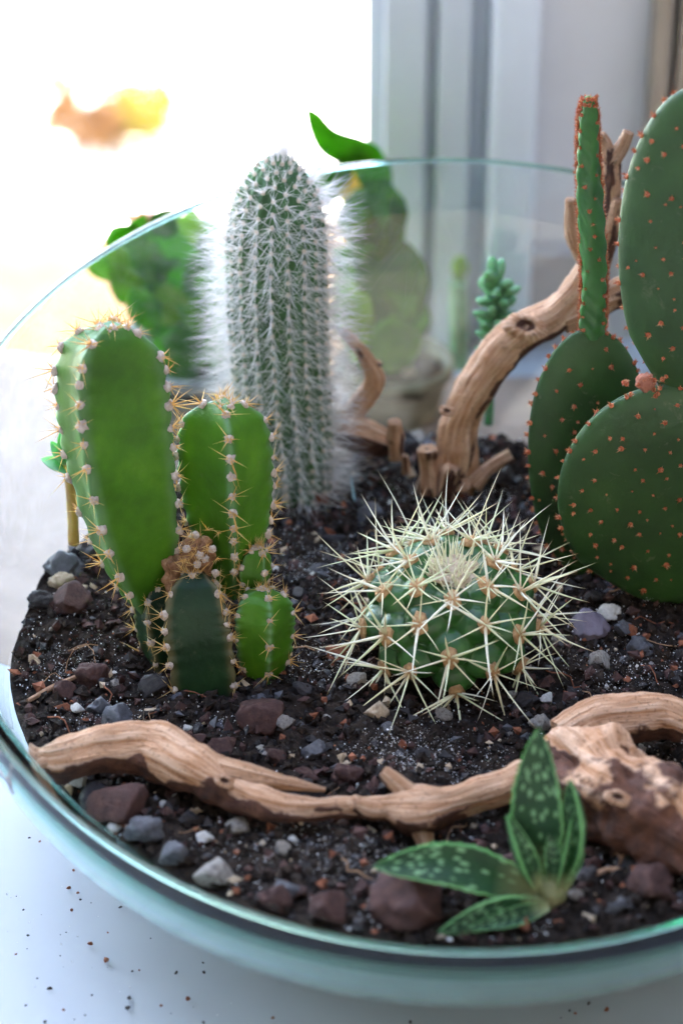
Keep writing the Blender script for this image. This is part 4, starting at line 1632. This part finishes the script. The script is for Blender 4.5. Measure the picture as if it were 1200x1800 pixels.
t = Thing('stemmed_seedling', az(130, 945, 3.9), 'little green-leaved seedling on an ochre stalk behind the ribbed cactus', 'plant')
V, F, at = branch([yrow(130, 955, -3.0, .13), yrow(127, 880, -3.0, .12), yrow(118, 815, -3.0, .10)], n=24, seg=14, rough=.08)
t.add('stalk', V, F, M['stalk'], attrs=at)
for a, b, c, w_ in (((122, 826), (100, 815), (72, 806), .42), ((118, 815), (103, 795), (90, 775), .32), ((118, 812), (112, 780), (108, 755), .3), ((120, 820), (140, 800), (160, 790), .3)):
    V, F, at = leaf(ay(*a, -3.0), ay(*b, -3.15), ay(*c, -3.1), w_, (0, -.5, .9), .2, .08, n=18, m=8)
    t.add('leaf', V, F, M['sedum'])

t = Thing('sedum_sprig', az(872, 745, 3.9), 'blue-green sedum sprig with plump leaves behind the leaning driftwood', 'succulent')
V, F, at = branch([yrow(858, 745, 4.0, .12), yrow(862, 640, 4.0, .11), yrow(872, 550, 4.0, .1), yrow(870, 495, 4.0, .08)], n=30, seg=12, rough=.05)
t.add('stalk', V, F, M['sedum'], attrs=at)
LV, LF = ico(2)
LM = mk('leaf', [p * (.145, .10, .30) * (1 - .2 * p[2]) + v3(0, 0, .30) for p in LV], LF, M['sedum'])
CS = spline([ay(858, 700, 4.0), ay(862, 620, 4.0), ay(872, 550, 4.0), ay(870, 492, 4.0)], 60)
for k in range(44):
    e = .12 + .88 * k / 43
    p = CS[int(e * 59)]
    a = k * 2.399
    sp = 1.2 - .95 * max(0, e - .88) / .12 + random.uniform(-.2, .2)
    t.inst('leaf', LM, p, quat_z((math.cos(a) * math.sin(sp), math.sin(a) * math.sin(sp), math.cos(sp)), a), random.uniform(.85, 1.15) * (1.15 if e > .5 else .85))

V, F = cone(az(625, 900, 3.8), unit(ay(617, 835, -1.0) - ay(624, 890, -1.2)), 1.0, .05, seg=6)
single('plastic_sliver', V, F, M['sliver'], az(625, 900, 3.8), 'thin pale blue sliver standing in the soil behind the barrel cactus', 'sliver')


def pot(t, c, r0, r1, h, mat):
    n = 48
    prof = [(0, 0), (r0, 0), (r0 * 1.02, .1), (r1 * .97, h - .35), (r1 * 1.04, h - .32), (r1 * 1.04, h), (r1 * .94, h), (r1 * .9, h - .4), (0, h - .4)]
    V = [np.asarray(c) + v3(r * math.cos(2 * math.pi * j / n), r * math.sin(2 * math.pi * j / n), z) for r, z in prof for j in range(n)]
    t.add('pot', V, gridfaces(len(prof), n), mat)
    V, F = blob(np.asarray(c) + v3(0, 0, h - .5), (r1 * .9, r1 * .9, .3), 2., 3)
    t.add('potting_soil', V, F, M['soil'])


def fan(c_pts, mat, t, thick=.5, name='pad', face=(0, -1, .3)):
    """A fleshy flat shape from an outline; both sides bulge."""
    P = np.asarray(c_pts)
    Q = spline(np.vstack([P, P[:1]]), 80)[:-1]
    c = P.mean(0)
    nn = unit(face)
    V, F = [], []
    nr_ = 8
    for sgn in (1, -1):
        for i in range(nr_):
            k = i / (nr_ - 1)
            for q in Q:
                p = c + (q - c) * k
                V.append(p + nn * sgn * thick * math.sqrt(max(0, 1 - k ** 2.4)) * (1 + .3 * fbm(p * .6, 2)))
    m_ = len(Q)
    for s_ in range(2):
        F += [[x + s_ * nr_ * m_ for x in (f if s_ else f[::-1])] for f in gridfaces(nr_, m_)]
    return t.add(name, V, F, mat)


Y = 10.0
pc = az(318, 745, 0.0)
t = Thing('fan_cactus', pc, 'blurred bright green fan-shaped cactus in a grey pot behind the glass', 'cactus')
pot(t, pc, 1.5, 1.9, 2.2, M['stone_pot'])
fan([ay(*p, pc[1]) for p in ((182, 420), (205, 395), (280, 398), (370, 402), (405, 440), (400, 530), (375, 620), (350, 700), (300, 690), (265, 600), (235, 520), (200, 475))], M['leafbg'], t, .8)
fan([ay(*p, pc[1] - 1.1) for p in ((330, 470), (370, 460), (385, 520), (360, 620), (320, 690), (300, 640), (315, 560))], M['leafdark'], t, .4)
for k, pp in enumerate((((235, 470), (275, 440), (300, 500), (290, 590), (262, 600)), ((372, 420), (410, 440), (415, 520), (385, 600), (365, 520)), ((285, 610), (320, 580), (345, 640), (330, 710), (300, 690)), ((190, 440), (215, 425), (235, 470), (225, 510), (205, 490)))):
    fan([ay(*p, pc[1] - .7 - .25 * k) for p in pp], M[('leafbg', 'leafyellow', 'leafdark', 'leafyellow')[k]], t, .3, 'pad', (.3 - .2 * k, -1, .5))
for k in range(16):
    px, py = RS.uniform(215, 385), RS.uniform(420, 640)
    ex, ey = px + RS.uniform(-45, 45), py - RS.uniform(25, 75)
    yy = pc[1] - RS.uniform(.8, 2.2)
    V, F, at = leaf(ay(px, py, yy), ay((px + ex) / 2, (py + ey) / 2, yy - .3), ay(ex, ey, yy + RS.uniform(-.5, .5)), RS.uniform(.6, 1.3), (RS.uniform(-.8, .8), -1, RS.uniform(0, .9)), .2, .08, n=14, m=6)
    t.add('leaf', V, F, M[('leafbg', 'leafdark', 'leafyellow', 'leafbg')[k % 4]])
fl = t.add('flower', *blob(ay(262, 388, pc[1]), (.45, .4, .3), 3., 3, .5), M['petal'])
for k in range(9):
    a = k * .7
    V, F, at = leaf(ay(262, 392, pc[1]), ay(262 + 28 * math.cos(a), 385, pc[1] + .4 * math.sin(a)), ay(262 + 48 * math.cos(a), 376, pc[1] + .8 * math.sin(a)), .45, (0, -.4, 1), .2, .04, n=12, m=6)
    t.add('petal', V, F, M['petal'], parent=fl)

pc = az(690, 720, 0.0)
t = Thing('broad_leaf_plant', pc, 'blurred broad-leaved green plant in a brown pot right of the hairy cactus', 'plant')
pot(t, pc, 1.3, 1.7, 1.7, M['clay_pot'])
yq = pc[1]
V, F, at = branch([yrow(680, 690, yq, .28), yrow(668, 560, yq, .25), yrow(655, 420, yq, .22), yrow(650, 330, yq, .18)], n=40, seg=16, rough=.1)
t.add('stalk', V, F, M['leafdark'])
fan([ay(*p, yq) for p in ((535, 188), (560, 198), (590, 228), (640, 245), (672, 268), (690, 330), (670, 385), (640, 350), (610, 300), (565, 270), (545, 235))], M['leafbg'], t, .22, 'leaf', (.2, -1, .4))
fan([ay(*p, yq - .6) for p in ((620, 480), (660, 435), (715, 438), (752, 490), (745, 550), (705, 590), (655, 580), (622, 535))], M['leafdark'], t, .3, 'leaf', (.1, -1, .3))
fan([ay(*p, yq + .8) for p in ((600, 470), (640, 420), (675, 470), (670, 560), (630, 620), (600, 600))], M['leafbg'], t, .25, 'leaf', (-.3, -1, .4))
for k, pp in enumerate((((690, 360), (715, 375), (705, 420), (675, 440), (660, 400)), ((615, 400), (645, 380), (660, 430), (640, 470), (612, 450)), ((640, 590), (690, 560), (735, 590), (720, 640), (665, 650)), ((585, 500), (620, 500), (640, 560), (610, 600), (588, 570)))):
    fan([ay(*p, yq - .9 - .2 * k) for p in pp], M[('leafdark', 'leafyellow', 'leafbg', 'leafyellow')[k]], t, .18, 'leaf', (.4 - .3 * k, -1, .5))
for k in range(26):
    px, py = RS.uniform(590, 730), RS.uniform(300, 650)
    px = min(px, 600 + (py - 240) * .55)
    ex, ey = px + RS.uniform(-50, 60), py - RS.uniform(20, 90)
    yy = yq - RS.uniform(-.5, 1.6)
    V, F, at = leaf(ay(px, py, yy), ay((px + ex) / 2, (py + ey) / 2, yy - .3), ay(ex, ey, yy + RS.uniform(-.5, .5)), RS.uniform(.7, 1.5), (RS.uniform(-.8, .8), -1, RS.uniform(0, .9)), .2, .08, n=14, m=6)
    t.add('leaf', V, F, M[('leafbg', 'leafdark', 'leafbg', 'leafyellow', 'leafdark')[k % 5]])
fan([ay(*p, yq - .3) for p in ((600, 600), (650, 570), (700, 600), (690, 650), (640, 660))], M['leafdark'], t, .3, 'leaf', (0, -1, .6))
fan([ay(*p, yq - .3) for p in ((700, 650), (725, 645), (738, 680), (722, 705), (702, 695))], M['beige'], t, .3, 'pale_leaf', (0, -1, .6))
t.add('flower', *blob(ay(620, 350, yq + .3), (.4, .35, .5), 5., 3, .5), M['yellow'])

pc = az(806, 640, 0.0)
t = Thing('yellow_tipped_cactus', pc, 'tiny blurred green stem with a yellow tip against the window frame', 'cactus')
V, F, at = branch([(*pc, .3), yrow(806, 560, pc[1], .28), yrow(805, 510, pc[1], .26)], n=24, seg=16, rough=.08)
t.add('stem', V, F, M['sedum'])
t.add('flower', *blob(ay(806, 487, pc[1]), (.24, .22, .36), 7., 3, .4), M['leafyellow'])

# ------------------------------------------------------------------ outside the window
pc = az(195, 268, -62)
t = Thing('yard_bush', pc, 'sunlit orange and yellow leaved bush out in the bright yard', 'bush')
b = Bag()
for k in range(700):
    u = RS.normal(size=3)
    u /= np.linalg.norm(u)
    q = RS.uniform(.5, 1)
    px = RS.uniform(-1, 1)
    hh = 7 if px < -.45 else (3 if px < -.1 else 5.5)
    p = pc + v3(px * 6.5 + u[0] * 1.6, u[1] * 4, .6 + hh * (.7 + u[2] * q * .75))
    a = RS.normal(size=3)
    a /= np.linalg.norm(a)
    c_ = unit(np.cross(a, u))
    b.put([p - a * 1.0, p + c_ * .6, p + a * 1.1, p - c_ * .6], [[0, 1, 2, 3]], 0 if px < .3 else 1)
t.add('foliage', b.V, b.F, [thinleaf('dry_orange_leaf', (.13, .060, .025), (.16, .085, .035), .2, .95, .02), thinleaf('yellow_leaf', (.16, .12, .016), (.19, .15, .03), .2, .95, .02)], mi=b.mi, smooth=False)
V, F, at = branch([(*(pc - v3(0, 0, .5)), .5), (*(pc + v3(0, 0, 2.5)), .3)], n=10, seg=10)
t.add('trunk', V, F, M['stalk'])
pc = az(0, 428, -62)
V, F = bevbox(pc + v3(-6, 0, 1.0), (16, 3, 2), .3)
single('blue_plank', V, F, M['bluepaint'], pc, 'turquoise plank lying in the bright yard at far left', 'plank', smooth=False)

# ------------------------------------------------------------------ crumbs spilled on the sill
CR = []
for k in range(6):
    V0, F0 = ico(1)
    CR.append(mk('soil_crumb', [p * (1, .75, .6) * (1 + .6 * fbm(p * 1.5 + k * 9, 2)) for p in V0], F0, M['dark' if k % 3 else 'rust'], smooth=False))
pts = [(130, 1530, 8), (122, 1562, 12), (138, 1570, 8), (142, 1582, 7), (127, 1600, 9), (70, 1480, 7), (52, 1473, 6), (42, 1600, 7), (50, 1645, 8), (160, 1660, 12), (188, 1688, 16), (88, 1738, 10), (212, 1595, 8), (233, 1708, 7),
       (228, 1755, 13), (225, 1772, 13), (310, 1710, 9), (330, 1757, 14), (284, 1768, 8), (358, 1710, 9), (112, 1776, 8), (46, 1768, 7), (357, 1693, 6), (245, 1706, 6), (162, 1750, 6), (480, 1790, 9), (358, 1798, 9), (80, 1797, 10),
       (1065, 1776, 12), (1034, 1764, 10), (1010, 1782, 9), (1000, 1777, 7), (985, 1790, 6), (720, 1797, 9), (1092, 1703, 6), (28, 1678, 6), (66, 1720, 5), (190, 1640, 5), (265, 1650, 5), (150, 1785, 6)]
for (px, py, d) in pts:
    p = az(px, py, .05)
    o = link('soil_crumb', random.choice(CR))
    s = d / 95 / 2
    o.location = (p + v3(0, 0, s * .3)) * U
    o.scale = (s, s, s)
    o.rotation_euler = (0, 0, random.uniform(0, 6.28))
    where = 'below the bowl at lower right' if px > 700 else ('near the left edge of the picture' if px < 100 else ('large and close to the bottom edge' if d > 11 else 'left of the bowl front'))
    tag(o, 'dark soil crumb on the white sill ' + where, 'crumb', 'soil crumbs on the sill ' + where)
b = Bag()
for k in range(520):
    x, y = RS.uniform(-9, 8), RS.uniform(-22, -9)
    if math.hypot(x - BC[0], y - BC[1]) < 9:
        continue
    s = RS.uniform(.006, .022)
    b.put(OV * s * RS.uniform(.6, 1.2, (6, 3)) + v3(x, y, s * .5), OF.tolist(), int(RS.uniform() < .45))
o = link('sand_dust', mk('sand_dust', b.V, b.F, [M['white'], M['dark']], mi=b.mi, smooth=False))
o['kind'] = 'stuff'
